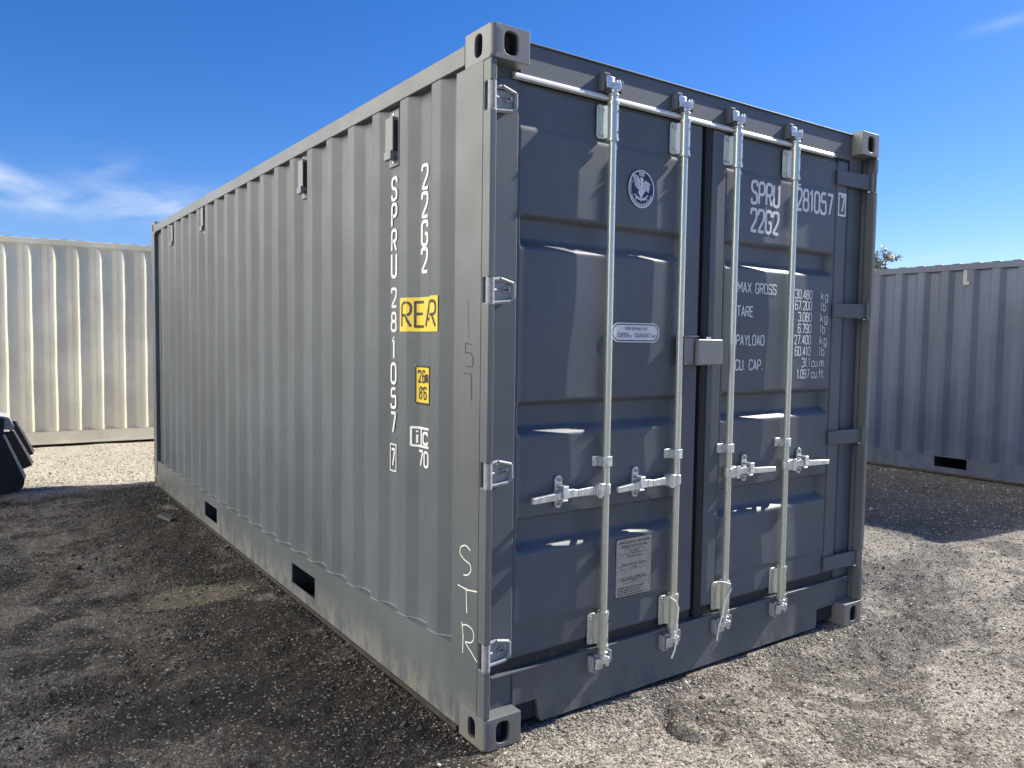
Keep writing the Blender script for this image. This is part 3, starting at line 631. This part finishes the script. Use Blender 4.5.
# --- doors
def panel_y(x, z, xl, xr, bow_seed):
    def sm(t): t = max(0, min(1, t)); return t*t*(3-2*t)
    y = .066
    fld = sm((z-.405)/.018)*(1-sm((z-2.268)/.018)); y -= .004*fld*sm((x-xl)/.012)*sm((xr-x)/.012)
    env = sm((x-xl-.012)/.02)*max(0, min(1, (xr-.012-x)/.022))
    r = 0
    for z0, z1 in ((1.838, 1.962), (1.136, 1.266), (.688, .828)):
        r += max(0, min(1, (z-z0)/.036))*(1-max(0, min(1, (z-(z1-.013))/.012)))
    y += .038*r*env
    u = (x-xl)/(xr-xl); e = 4*u*(1-u)
    y -= .0026*e*math.sin(math.pi*((z-.3)/2.1)*3+bow_seed)*1.0
    y -= .0017*e*math.sin(x*9+bow_seed*2+1.3*math.sin(z*2.1)) + .0010*e*math.sin(z*11+bow_seed+4*x)
    return y
def door(xl, xr, pl, pr, seed):
    """xl..xr outer frame, pl..pr pressed panel"""
    xs_ = sorted(set([pl+.004*k for k in range(13)]+[pr-.004*k for k in range(15)]+list(np.linspace(pl+.05, pr-.056, 46))))
    zz = list(np.arange(.302, 2.43, .0075)); vs = [(x, panel_y(x, z, pl, pr, seed), z) for x in xs_ for z in zz]; m = len(zz)
    fs = [(i*m+k, (i+1)*m+k, (i+1)*m+k+1, i*m+k+1) for i in range(len(xs_)-1) for k in range(m-1)]
    me = bpy.data.meshes.new('door'); me.from_pydata(vs, [], fs); d = link('door', me, GREY, main, smooth=60)
    mb = MB(); mb.box(xl, pl+.001, .058, .105, .296, 2.434); mb.box(pr-.001, xr, .058, .105, .296, 2.434); split(mb, 'door_frame', GREY, d, bevel=.006)
    mb = MB(); mb.box(pl+.001, pr-.001, .075, .10, 2.4285, 2.436); mb.box(pl+.001, pr-.001, .070, .10, .2925, .3005); split(mb, 'door_edge', GREY, d)
    mb = MB(); mb.box(xl-.02, xr+.006, .071, .11, .2480, .2915); mb.box(xl-.02, xr+.006, .076, .11, 2.4365, 2.4465); split(mb, 'door_gasket', RUBBER, d)
    return d
dl = door(.052, 1.140, .158, 1.052, .6); dr = door(1.206, 2.246, 1.296, 2.160, 2.1)
MB().box(.034, .051, .080, .11, .25, 2.44).build('door_gasket', RUBBER, dl)
MB().box(2.2525, 2.270, .088, .12, .25, 2.44).build('door_gasket', RUBBER, dr)
MB().box(1.1405, 1.2055, .098, .125, .25, 2.44).build('door_gasket', RUBBER, dr)
# seal lip that laps over the join of the doors
MB().prism([(1.168, .092), (1.174, .070), (1.188, .062), (1.204, .0615), (1.2055, .095)], 'z', .252, 2.470).build('overlap_seal', RUBBER, dr)
MB().prism([(1.2065, .0615), (1.2065, .056), (1.243, .056), (1.243, .0615)], 'z', .30, 2.43).build('seal_retainer', GREY, dr)

# --- hinges
def hinge_left(z0, z1, d):
    zc = (z0+z1)/2; b = MB().cyl((.0155, .0195, z0-.004), (.0155, .0195, z1+.004), .0155, n=18).build('hinge', FORGED, d, smooth=40)
    mb = MB(); mb.hull6([(.028, .040, zc-.044), (.120, .046, zc-.028), (.120, .0615, zc-.028), (.028, .0615, zc-.044), (.028, .040, zc+.030), (.120, .046, zc+.036), (.120, .0615, zc+.036), (.028, .0615, zc+.030)])
    mb.build('hinge_blade', FORGED, b, bevel=.003)
    mb = MB()
    P = [(.018, zc+.036), (.070, zc+.044), (.128, zc+.030), (.131, zc-.020), (.112, zc-.036), (.018, zc-.046)]
    for (x0, za), (x1, zb) in zip(P[:-1], P[1:]):
        mb.cyl((x0, .036, za), (x1, .040, zb), .0075, n=10)
    mb.cyl((.030, .036, zc+.002), (.052, .036, zc+.002), .009, .006, n=10); mb.cyl((.092, .044, zc+.004), (.092, .036, zc+.004), .012, n=12)
    mb.build('hinge_rim', FORGED, b, smooth=40)
    mb = MB(); mb.cyl((.088, .0355, zc+.004), (.088, .0345, zc+.004), .004, n=8); mb.cyl((.098, .0355, zc+.006), (.098, .0345, zc+.006), .004, n=8); split(mb, 'pin_mark', BLACK, b)
def hinge_right(z0, z1, d):
    zc = (z0+z1)/2; x = W-.0155; b = MB().cyl((x, .0195, z0-.004), (x, .0195, z1+.004), .0155, n=18).build('hinge', FRAME, d, smooth=40)
    mb = MB(); mb.hull6([(2.150, .048, zc-.036), (W-.014, .026, zc-.040), (W-.014, .050, zc-.040), (2.150, .0615, zc-.036), (2.150, .048, zc+.036), (W-.014, .026, zc+.040), (W-.014, .050, zc+.040), (2.150, .0615, zc+.036)])
    mb.build('hinge_blade', GREY, b, bevel=.004)
for z0, z1 in HZ: hinge_left(z0, z1, dl); hinge_right(z0+.002, z1-.002, dr)

# --- locking rods
def rod(x, d, way, seed, ct=.225, hl=.362):
    """locking rod with its bearings, guide, cams, keepers and handle. way = -1: handle to the left"""
    yc, r = .030, .0150; rnd = random.Random(seed); lean = .0
    rd = MB().cyl((x, yc, .235), (x, yc, 2.455), r, n=24).build('locking_rod', ROD, d, smooth=40)
    for z0, z1 in ((2.285, 2.425), (.262, .398)):
        mb = MB(); mb.cyl((x, yc, z0), (x, yc, z1), r+.0062, n=24); mb.cyl((x, yc, z0-.006), (x, yc, z0+.006), r+.009, n=24); mb.cyl((x, yc, z1-.006), (x, yc, z1+.006), r+.0085, n=24); h = mb.build('rod_bearing', ROD, d, smooth=40)
        mb = MB(); mb.prism(rrect(x-.060, x-.015, z0+.004, z1-.004, .012), 'y', .056, .0612); mb.prism([(x-.030, .0560), (x-.018, .040), (x-.010, .040), (x-.014, .0560)], 'z', z0+.006, z1-.006); mb.build('bearing_plate', ROD, h, bevel=.002)
        mb = MB()
        for zz in (z0+.022, z1-.022): mb.cyl((x-.046, .056, zz), (x-.046, .050, zz), .008, n=6); mb.cyl((x-.046, .050, zz), (x-.046, .046, zz), .0045, n=8)
        split(mb, 'bolt', ZINC, h)
        mb = MB()
        for zz in (z0+.030, z1-.030): mb.cyl((x+.012, yc-.019, zz), (x+.0135, yc-.0215, zz), .0042, n=8)
        split(mb, 'rivet_hole', BLACK, h)
    for zc, up in ((2.488, 1), (.205, -1)):           # cam heads
        a = lambda t: zc+up*t
        mb = MB(); mb.cyl((x, yc, a(-.055)), (x, yc, a(.012)), .0135, n=16); mb.cyl((x, yc, a(-.034)), (x, yc, a(-.026)), .021, n=16)
        lo, hi = sorted((a(-.008), a(.014))); mb.prism([(x-.034, .052), (x-.038, .026), (x-.022, .020), (x-.006, .012), (x+.020, .008), (x+.030, .020), (x+.022, .034), (x+.050, .030), (x+.056, .042), (x+.030, .052), (x, .050)], 'z', lo, hi)
        lo, hi = sorted((a(.015), a(.038))); mb.prism([(x-.034, .050), (x-.038, .030), (x-.014, .024), (x+.006, .030), (x+.012, .050)], 'z', lo, hi)
        mb.cyl((x+.012, .018, a(-.014)), (x+.014, .018, a(.026)), .0085, n=10)
        mb.build('locking_cam', ZINC, d, bevel=.0015)
        par = hd if up > 0 else sl_o
        mb = MB(); lo, hi = sorted((a(-.018), a(.042))); mb.box(x-.054, x-.040, .032, .0598, lo, hi); mb.box(x+.034, x+.046, .024, .0598, a(.0)-.018, a(.0)+.030)
        mb.box(x-.0395, x+.0335, .053, .0598, lo+.006, hi-.006)
        lo, hi = sorted((a(.040), a(.050))); mb.box(x-.050, x-.020, .030, .0598, lo, hi)
        mb.cyl((x-.030, .040, a(-.020)), (x-.026, .014, a(-.022)), .006, n=8)
        mb.build('cam_keeper', GREY if up > 0 else FORGED, par, bevel=.003)
    # guide bracket
    zg = 1.017; mb = MB(); mb.box(x-.050, x-.012, .055, .062, zg-.020, zg+.020); mb.prism([(x-.024, .0545), (x-.026, .018), (x-.010, .013), (x+.012, .013), (x+.024, .020), (x+.025, .0545), (x+.021, .0545), (x+.020, .022), (x+.010, .0165), (x-.009, .0165), (x-.021, .020), (x-.020, .0545)], 'z', zg-.020, zg+.020)
    mb.cyl((x-.040, .055, zg), (x-.040, .048, zg), .008, n=6); mb.build('rod_guide', ZINC, d, bevel=.0015)
    # handle
    zh = .905; hx = lambda t: x+way*t
    hb = MB(); a, b = sorted((hx(.012), hx(.056))); hb.box(a, b, .014, .050, zh-.026, zh+.026); hb.cyl((hx(.046), .010, zh-.030), (hx(.046), .010, zh+.030), .009, n=10); hb.cyl((x, yc, zh-.022), (x, yc, zh+.022), .0195, n=20)
    ha = hb.build('handle_hub', ZINC, d, bevel=.004)
    mb = MB()
    secs = [(.045, .030, .018, .006, 0), (ct-.075, .026, .014, .006, -.001), (ct-.04, .022, .017, .007, .003), (ct+.012, .018, .017, .007, .000), (ct+.035, .019, .014, .008, -.003), (hl, .022, .0115, .0085, -.010)]
    for (t0, y0, h0, w0, dz0), (t1, y1, h1, w1, dz1) in zip(secs[:-1], secs[1:]):
        if way > 0: A, B = (t0, y0, h0, w0, dz0), (t1, y1, h1, w1, dz1)
        else: A, B = (t1, y1, h1, w1, dz1), (t0, y0, h0, w0, dz0)
        (ta, ya, h_a, wa, za), (tb, yb, h_b, wb, zb) = A, B; xa, xb = hx(ta), hx(tb)
        mb.hull6([(xa, ya-wa, zh+za-h_a), (xb, yb-wb, zh+zb-h_b), (xb, yb+wb, zh+zb-h_b), (xa, ya+wa, zh+za-h_a), (xa, ya-wa, zh+za+h_a), (xb, yb-wb, zh+zb+h_b), (xb, yb+wb, zh+zb+h_b), (xa, ya+wa, zh+za+h_a)])
    mb.build('handle', ZINC, ha, bevel=.003)
    rx = hx(ct)
    mb = MB(); mb.prism(stadium(rx, zh+.008, .034, .128), 'y', .050, .0615); mb.box(rx-.013, rx+.013, .004, .050, zh+.024, zh+.036)
    mb.hull6([(rx-.013, .000, zh-.010), (rx+.013, .000, zh-.010), (rx+.013, .008, zh-.010), (rx-.013, .008, zh-.010), (rx-.013, .004, zh+.036), (rx+.013, .004, zh+.036), (rx+.013, .014, zh+.036), (rx-.013, .014, zh+.036)])
    mb.box(rx-.015, rx+.015, .010, .050, zh-.026, zh-.018)
    c = mb.build('handle_catch', ZINC, d, bevel=.0025)
    mb = MB(); mb.cyl((rx, .050, zh+.055), (rx, .043, zh+.055), .008, n=6); mb.cyl((rx, .050, zh-.040), (rx, .043, zh-.040), .008, n=6); split(mb, 'bolt', FORGED, c)
    return rd
RX = [.590, .997, 1.338, 1.762]
r1 = rod(RX[0], dl, -1, 1, .225, .375); r2 = rod(RX[1], dl, -1, 2, .223, .350); r3 = rod(RX[2], dr, 1, 3, .140, .330); r4 = rod(RX[3], dr, 1, 4, .140, .345)
# thin strap seals hanging from the two middle rods
MB().tube([(.955, .012, .400), (.985, .006, .378), (1.004, .006, .345), (.998, .004, .30), (.992, .002, .255), (.990, .000, .20), (.984, .002, .165), (.968, .004, .130)], .0040, 8).build('strap_seal', LIP, dl)
MB().tube([(1.270, .020, .412), (1.300, .010, .408), (1.345, .006, .392), (1.352, .006, .365), (1.322, .004, .335), (1.306, .004, .30), (1.290, .002, .25), (1.268, .002, .205), (1.262, .004, .145)], .0032, 8).build('strap_seal', LIP, dr)

# --- lock box over the join
mb = MB(); mb.box(1.012, 1.066, .010, .0615, 1.400, 1.520); lb = mb.build('lock_bracket', BOXM, dl, bevel=.004)
MB().box(1.010, 1.085, .000, .0615, 1.5205, 1.526).build('bracket_roof', BOXM, lb)
mb = MB(); mb.box(1.075, 1.236, -.006, .056, 1.398, 1.512); kb = mb.build('lock_box', BOXM, dr, bevel=.007)
MB().cyl((1.165, .020, 1.512), (1.165, .020, 1.522), .012, n=12).build('lock_pin', ZINC, kb)
MB().box(1.240, 1.246, .01, .03, 1.452, 1.462).build('lock_tab', ZINC, kb)
MB().cyl((1.236, .02, 1.457), (1.242, .02, 1.457), .007, n=10).build('lock_stud', BLACK, kb)

# --- markings on the doors (follow the pressed sheet)
def on_left(u, v, lift):
    u, v = SH(u, v); return (u, panel_y(u, v, .158, 1.052, .6)-lift-.0012, v)
def SH(u, v): return (u+1.497)*.9945-1.497, 1.498+(v-1.498)*.9945
def on_right(u, v, lift):
    u, v = SH(u, v); return (u, panel_y(u, v, 1.296, 2.160, 2.1)-lift-.0012, v)
def mark(par, mat, name, place, *a, **k): i = Ink(place); i.text(*a, **k); return i.build(name, mat, par)
mark(dr, WHITE, 'door_marking', on_right, 'SPRU', 1.502, 2.150, .100, w=.206, stroke=.145); mark(dr, WHITE, 'door_marking', on_right, '281057', 1.842, 2.157, .100, w=.300, stroke=.145)
mark(dr, WHITE, 'door_marking', on_right, '22G2', 1.502, 2.022, .100, w=.206, stroke=.145)
def on_frame(u, v, lift): return (u, (.0605 if u > 2.1455 else panel_y(u, v, 1.296, 2.160, 2.1)-.0012)-lift, v)
ink = Ink(lambda u, v, l: (u, .0572-l, v)); ink.text('7', 2.190, 2.178, .078, w=.032, stroke=.17); ink.frame(2.172, 2.232, 2.160, 2.268, .010); ink.build('door_marking', WHITE, dr)
for t, z, w_ in (('MAX GROSS', 1.733, .282), ('TARE', 1.622, .112), ('PAYLOAD', 1.488 , .200), ('CU. CAP.', 1.372, .195)):
    mark(dr, WHITE, 'door_marking', on_right, t, 1.420, z, .046, w=w_, stroke=.14)
rows = [('30.480', 'kg', 1.722), ('67.200', 'lb', 1.667), ('3.080', 'kg', 1.610), ('6.790', 'lb', 1.553), ('27.400', 'kg', 1.496), ('60.410', 'lb', 1.439), ('31.1', 'cu.m.', 1.382), ('1.097', 'cu.ft.', 1.325)]
for n_, u_, z in rows:
    mark(dr, WHITE, 'door_marking', on_right, n_, 1.993, z, .043, sx=.92, stroke=.13, right=True)
    if '.' in u_: mark(dr, WHITE, 'door_marking', on_right, u_, 2.012, z, .043, w=.112, stroke=.12)
    else: mark(dr, WHITE, 'door_marking', on_right, u_, 2.074, z, .043, w=.058 if u_ == 'kg' else .040, stroke=.105, gap=.26)

# round eagle seal
bc = (.775, 2.121)
def P_l(u, v, l): return (u, panel_y(bc[0], bc[1], .158, 1.052, .6)-.0040-l, v)
ink = Ink(P_l); ink.poly([(bc[0]+.074*math.cos(t*.131), bc[1]+.078*math.sin(t*.131)) for t in range(48)]); seal = ink.build('seal_sticker', NAVY, dl)
ink = Ink(P_l); k_ = lambda a, b: (bc[0]+a*.074, bc[1]+b*.078)
def ring(r, w, a0=0, a1=360, n=60): ink.stroke([k_(r*math.cos(R(a0+(a1-a0)*k/n)), r*math.sin(R(a0+(a1-a0)*k/n))) for k in range(n+1)], w)
ring(.95, .0055); ring(.77, .0018, 200, 340); ring(.77, .0016, 150, 196, 12)
for a in range(206, 336, 9): ring(.85, .0075, a, a+6.3, 3)
for a in range(150, 200, 8): ring(.86, .0045, a, a+5, 3)
for dxx in (-.14, 0, .14): ink.stroke([k_(dxx-.05, .66), k_(dxx-.05, .84), k_(dxx+.05, .84), k_(dxx+.05, .66)], .0030)
ink.stroke([k_(-.02, .60), k_(.03, .30), k_(.0, .0), k_(-.02, -.35)], .013)
ink.stroke([k_(.03, .50), k_(.16, .50)], .006)
ink.stroke([k_(-.18, -.10), k_(-.02, -.30), k_(.16, -.05)], .017)
for q_ in range(6):
    t = q_/5; ink.stroke([k_(-.10, .35-t*.45), k_(-.30-t*.12, .62-t*.50), k_(-.72+t*.22, .72-t*.52)], .0048)
    ink.stroke([k_(.12, .28-t*.40), k_(.30+t*.10, .44-t*.45), k_(.66-t*.10, .30-t*.42)], .0046)
for q_ in range(5): ink.stroke([k_(-.34+q_*.15, -.42), k_(-.44+q_*.22, -.64+.05*abs(q_-2))], .0060)
ink.stroke([k_(-.52, -.30), k_(-.20, -.52), k_(.20, -.52), k_(.50, -.28)], .0055)
ink.build('seal_emblem', WHITE, seal)
# repair notice
cx_, cz_ = .762, 1.5343
def P_c(u, v, l): return (u, panel_y(cx_, cz_, .158, 1.052, .6)-.0050-l, v)
ink = Ink(P_c); ink.poly(rrect(cx_-.136, cx_+.136, cz_-.040, cz_+.040, .038, 8)); st = ink.build('notice_sticker', WHITE, dl)
ink = Ink(P_c); o_ = rrect(cx_-.128, cx_+.128, cz_-.033, cz_+.033, .032, 8); ink.stroke(o_+[o_[0]], .0045); ink.build('notice_border', NAVY, st)
yy = P_c(0, 0, .0015)[1]
font_text('FOR REPAIR USE', .018, cx_, cz_+.010, yy, NAVY, st, 'notice_text', .95); font_text('CORTEN', .027, cx_-.074, cz_-.020, yy, NAVY, st, 'notice_text', .62)
font_text('or', .016, cx_-.030, cz_-.019, yy, NAVY, st, 'notice_text', .8); font_text('EQUIVALENT', .027, cx_+.036, cz_-.020, yy, NAVY, st, 'notice_text', .56); font_text('ONLY', .016, cx_+.103, cz_-.019, yy, NAVY, st, 'notice_text', .8)
# data plate, riveted near the foot of the left door
px0, px1, pz0, pz1 = .680, .880, .432, .676
yb = .0590
MB().prism(rrect(px0, px1, pz0, pz1, .010), 'y', yb-.0045, yb-.0025).build('data_plate', PLATE, dl)
dp = bpy.data.objects['data_plate']; cxp = (px0+px1)/2; yt = yb-.0053
ink = Ink(lambda u, v, l: (u, yt+.0012-l, v))
for z in (.610, .594, .560, .545, .500, .470): ink.stroke([(px0+.006, z), (px1-.006, z)], .0009)
ink.frame(px0+.045, px1-.045, .612, .630, .0012); ink.frame(px0+.040, px1-.060, .486, .498, .0012); ink.frame(px1-.048, px1-.008, .440, .484, .0012)
for z in (.430+.0095*i for i in range(5)):
    x = px0+.008
    while x < px1-.062: l_ = random.uniform(.006, .022); ink.stroke([(x, z), (x+l_, z)], .0040); x += l_+.004
ink.build('plate_rules', BLACK, dp)
for t, s_, z, q_ in (('APPROVED FOR TRANSPORT', .0165, .654, .86), ('UNDER CUSTOMS SEAL', .0165, .637, .86), ('C.S.C. 7055-22', .013, .616, .9), ('MANUFACTURER', .011, .597, .9), ('TIMBER COMPONENT TREATMENT', .010, .563, .9), ('OWNER', .010, .548, .9), ('CSC SAFETY APPROVAL', .0165, .502, .84), ('22G2', .012, .489, .9)):
    if t.startswith('C.S.C'): t = 'CN 281057'
    font_text(t, s_, cxp, z, yt, BLACK, dp, 'plate_text', q_)
mb = MB()
for a in (px0+.006, px1-.006):
    for b in (pz0+.008, pz1-.008, .55): mb.cyl((a, yb-.0055, b), (a, yb-.0045, b), .0035, n=8)
split(mb, 'rivet', ZINC, dp)

# --- markings on the long side (laid on the corrugated sheet)
def on_side(y, z, lift): return (profile_x(y)-.0018-lift, y, z)
def column(txt, yc, zs, wdt, target):
    for c, (zt, zb) in zip(txt, zs):
        pl_ = lambda u, v, l, yc=yc: (X_OUT+DEPTH-.0025-l, yc-u, v)
        i2 = Ink(pl_); i2.text(c, -(GL[c][0]/.5)*wdt/2 if c != '1' else -.012, zb+.004, (zt-zb)-.008, w=(GL[c][0]/.5)*wdt, stroke=.15); target.mb.add(i2.mb.v, i2.mb.f)
ink = Ink(on_side)
column('SPRU281057', .812, [(2.196, 2.096), (2.084, 1.983), (1.972, 1.876), (1.868, 1.762), (1.718, 1.633), (1.613, 1.527), (1.504, 1.407), (1.391, 1.297), (1.281, 1.190), (1.173, 1.080)], .044, ink)
column('7', .812, [(1.012, .932)], .030, ink)
i2 = Ink(lambda u, v, l: (X_OUT+DEPTH-.0025-l, .812-u, v)); i2.frame(-.028, .028, .912, 1.030, .006); ink.mb.add(i2.mb.v, i2.mb.f)
ink.build('side_marking', WHITE, left_wall); ink = Ink(on_side)
column('22G2', .536, [(2.204, 2.104), (2.092, 1.990), (1.978, 1.875), (1.868, 1.767)], .046, ink)
ink.build('side_marking', WHITE, left_wall)
ink = Ink(lambda u, v, l: on_side(.690-u, v, l)); ink.sheet(0, .322, 1.527, 1.668, n=90); rs = ink.build('rear_sticker', YELLOW, left_wall)
ink = Ink(lambda u, v, l: on_side(.690-u, v, l+.0006))
ink.text('REAR', .020, 1.548, .100, w=.285, gap=.16, stroke=.115, dense=.006); ink.build('sticker_text', BLACK, rs)
ink = Ink(lambda u, v, l: on_side(.592-u, v, l)); ink.sheet(0, .105, 1.228, 1.386, n=40); hs_ = ink.build('height_sticker', YELLOW, left_wall)
ink = Ink(lambda u, v, l: on_side(.592-u, v, l+.0006)); dn = .004
for a in ([(.003, 1.231), (.003, 1.383)], [(.003, 1.383), (.102, 1.383)], [(.003, 1.231), (.102, 1.231)], [(.102, 1.231), (.102, 1.383)]): ink.stroke(a, .007, dn)
ink.text('2.6m', .016, 1.318, .048, w=.074, stroke=.16, dense=dn); ink.text("8'6", .022, 1.250, .048, w=.056, stroke=.16, dense=dn); ink.build('sticker_text', BLACK, hs_)
ink = Ink(lambda u, v, l: on_side(.612-u, v, l)); dn = .004
for a in ([(.004, 1.052), (.130, 1.052)], [(.004, 1.128), (.130, 1.128)], [(.004, 1.050), (.004, 1.130)], [(.130, 1.050), (.130, 1.130)], [(.058, 1.052), (.058, 1.128)]): ink.stroke(a, .010, dn)
ink.build('side_marking', WHITE, left_wall); ink = Ink(lambda u, v, l: on_side(.612-u, v, l))
ink.text('i', .028, 1.064, .052, sx=1.2, stroke=.2, dense=dn); ink.text('c', .074, 1.064, .070, w=.036, stroke=.16, dense=dn); ink.text('70', .040, .970, .062, w=.075, stroke=.16, dense=dn); ink.build('side_marking', WHITE, left_wall)
ink = Ink(lambda u, v, l: (-.0008-l, u, v))
ink.stroke(fillet([(.105, .722), (.135, .737), (.176, .722), (.180, .696), (.150, .678), (.104, .672), (.098, .648), (.120, .626), (.152, .620)], .03), .0052)
ink.stroke([(.192, .572), (.125, .570), (.056, .582)], .0055); ink.stroke([(.132, .577), (.126, .482)], .0055)
ink.stroke([(.160, .440), (.150, .390), (.152, .322)], .0052); ink.stroke(fillet([(.158, .428), (.120, .440), (.078, .432), (.074, .396), (.100, .376), (.142, .372), (.100, .350), (.052, .322)], .02), .0052)
ink.build('chalk_writing', CHALK, post_l)
ink = Ink(lambda u, v, l: (-.0008-l, u, v))
ink.stroke([(.112, 1.478), (.152, 1.484), (.156, 1.448), (.122, 1.450), (.100, 1.428), (.106, 1.400), (.148, 1.398)], .0035)
ink.stroke([(.166, 1.374), (.112, 1.372), (.110, 1.276)], .0035); ink.stroke([(.140, 1.640), (.132, 1.50)], .0016)
ink.build('pencil_writing', PENCIL, post_l)

# ================================================================== neighbour containers
cream = empty('shipping_container', (2.532, 9.469, 0), R(87.5))
tag(cream, 'long cream shipping container with corrugated side, far behind on the left beyond the shade', 'shipping container', 'shipping containers in the yard')
X_OUT_, DEPTH_ = X_OUT, DEPTH
shell(cream, 2.57, 6.45, 2.768, CREAM, CREAM, CREAM, pitch=.2727, zf=lambda y: .195, pockets=(1.0, 5.3), zb=.055)
blue = empty('shipping_container', (7.75, .20, 0), 0)
tag(blue, 'shaded blue grey shipping container at the right edge with one small roof vent', 'shipping container', 'shipping containers in the yard')
shell(blue, 2.40, 5.9, 2.455, BLUE, BLUE, BLUE, pitch=.272, zf=lambda y: .215, pockets=(1.88, 3.95), vents=[(1.79, 2.28, 0)])

# ================================================================== excavator bucket at the left edge
bk = empty('excavator_bucket', (-1.6, 6.52, 0))
bk.scale = (1.0, 1.0, 1.03); tag(bk, 'black steel digger bucket with slanted teeth lying in the shade at the left edge', 'digger bucket')
def sidep(dx): return [(-1.95+dx, .10), (-1.80+dx, .02)]+[(-1.24+dx, .005)]+arc(-1.20+dx, .115, .11, -90, 8, 6)+[(-1.245+dx, .56), (-1.235+dx, .69), (-1.32+dx, .72), (-1.75+dx, .62), (-1.95+dx, .40)]
def loc(p): return [(a+1.6, b) for a, b in p]
for yv in (-.30, .42): MB().prism(loc(sidep(0)), 'y', yv, yv+.03).build('side_plate', BUCK, bk, bevel=.004)
MB().prism(loc([(-1.252, .545), (-1.232, .545), (-1.078, .165), (-1.088, .125)]), 'y', -.315, -.27).build('cutting_edge', EDGE, bk)  # sun on the side plate's slanted edge, put in as a pale strip
sh = loc([(-1.95, .10), (-1.80, .02), (-1.24, .005), (-1.16, .03), (-1.15, .05), (-1.24, .035), (-1.78, .05), (-1.92, .13), (-1.92, .39), (-1.74, .59), (-1.33, .70), (-1.25, .665), (-1.235, .69), (-1.32, .72), (-1.75, .62), (-1.95, .40)])
MB().prism(sh, 'y', -.27, .42).build('bucket_shell', BUCK, bk)
MB().prism(loc([(-1.36, .73), (-1.20, .69), (-1.155, .60), (-1.18, .57), (-1.30, .60), (-1.36, .66)]), 'y', -.20, .30).build('hitch_block', EDGE, bk, bevel=.006)
for k, (dx, dz, yv) in enumerate(((0, 0, -.10), (.035, .055, .30))):
    t = MB().prism(loc([(-1.245+dx, .545+dz), (-1.165+dx, .555+dz), (-1.015+dx, .225+dz), (-1.095+dx, .195+dz), (-1.13+dx, .24+dz)]), 'y', yv, yv+.05).build('bucket_tooth', BUCK, bk)
    MB().prism(loc([(-1.170+dx, .556+dz), (-1.150+dx, .556+dz), (-1.002+dx, .250+dz), (-1.014+dx, .226+dz)]), 'y', yv+.051, yv+.10).build('tooth_edge', EDGE, t)  # pale strip paints the sunlit side of the tooth

# ================================================================== tree behind the right-hand container
tr = empty('tree', (52.6, 30, 0)); tr.scale = (1.0, 1.0, 1.07); tag(tr, 'leafy green tree whose crown shows just above the blue grey container roof', 'tree')
mb = MB(); mb.cyl((0, 0, 0), (.1, .05, 3.2), .24, .17, 10); tips = []
rt = random.Random(5)
for k in range(11):
    a = k*2.4; h0 = 2.6+k*.28; r_ = rt.uniform(1.0, 1.9); p0 = Vector((.08, .04, h0)); p1 = Vector((math.cos(a)*r_*.5, math.sin(a)*r_*.5, h0+1.1)); p2 = Vector((math.cos(a)*r_, math.sin(a)*r_, min(8.2, h0+2.1+rt.random()*.6)))
    mb.cyl(p0, p1, .085, .05, 7); mb.cyl(p1, p2, .05, .018, 6); tips += [p1, p2, (p1+p2)/2]
mb.cyl((.1, .05, 3.2), (.05, .1, 7.9), .17, .02, 8); mb.build('trunk', plain('tree_bark', (.16, .13, .10), .9), tr)
tips += [Vector((.05, .1, 7.7)), Vector((.4, -.3, 7.3))]
vs = []; fs = []
for tp in tips:
    for c in range(5):
        cc = tp+Vector((rt.gauss(0, .38), rt.gauss(0, .38), rt.gauss(0, .28)))
        for l_ in range(42):
            p = cc+Vector((rt.gauss(0, .17), rt.gauss(0, .17), rt.gauss(0, .13))); d1 = Vector((rt.gauss(0, 1), rt.gauss(0, 1), rt.gauss(-.3, .8))).normalized(); d2 = d1.orthogonal().normalized()
            s_ = rt.uniform(.09, .17); b = len(vs); vs += [tuple(p-d1*s_), tuple(p+d2*s_*.35), tuple(p+d1*s_), tuple(p-d2*s_*.35)]; fs.append((b, b+1, b+2, b+3))
me = bpy.data.meshes.new('crown'); me.from_pydata(vs, [], fs)
kk = NT('tree_leaves'); kk.L(kk.mix(kk.ramp(kk.noise(1.4, 3), .35, .65), (.075, .095, .045), (.15, .165, .085)), kk.p.inputs['Base Color']); kk.p.inputs['Roughness'].default_value = .6
link('crown', me, kk.m, tr)

# ================================================================== scrap lying beside the container
MB().hull6([(-.13, -.030, .0), (.14, -.045, .0), (.12, .040, .0), (-.15, .030, .0), (-.12, -.022, .028), (.12, -.030, .036), (.11, .028, .022), (-.13, .022, .020)]).build('rubber_scrap', RUBBER, None, bevel=.008)
o = bpy.data.objects['rubber_scrap']; o.location = (-.20, 4.46, .0); o.rotation_euler = (0, 0, R(100))
tag(o, 'small flat black scrap lying on the shaded gravel near the container', 'scrap')
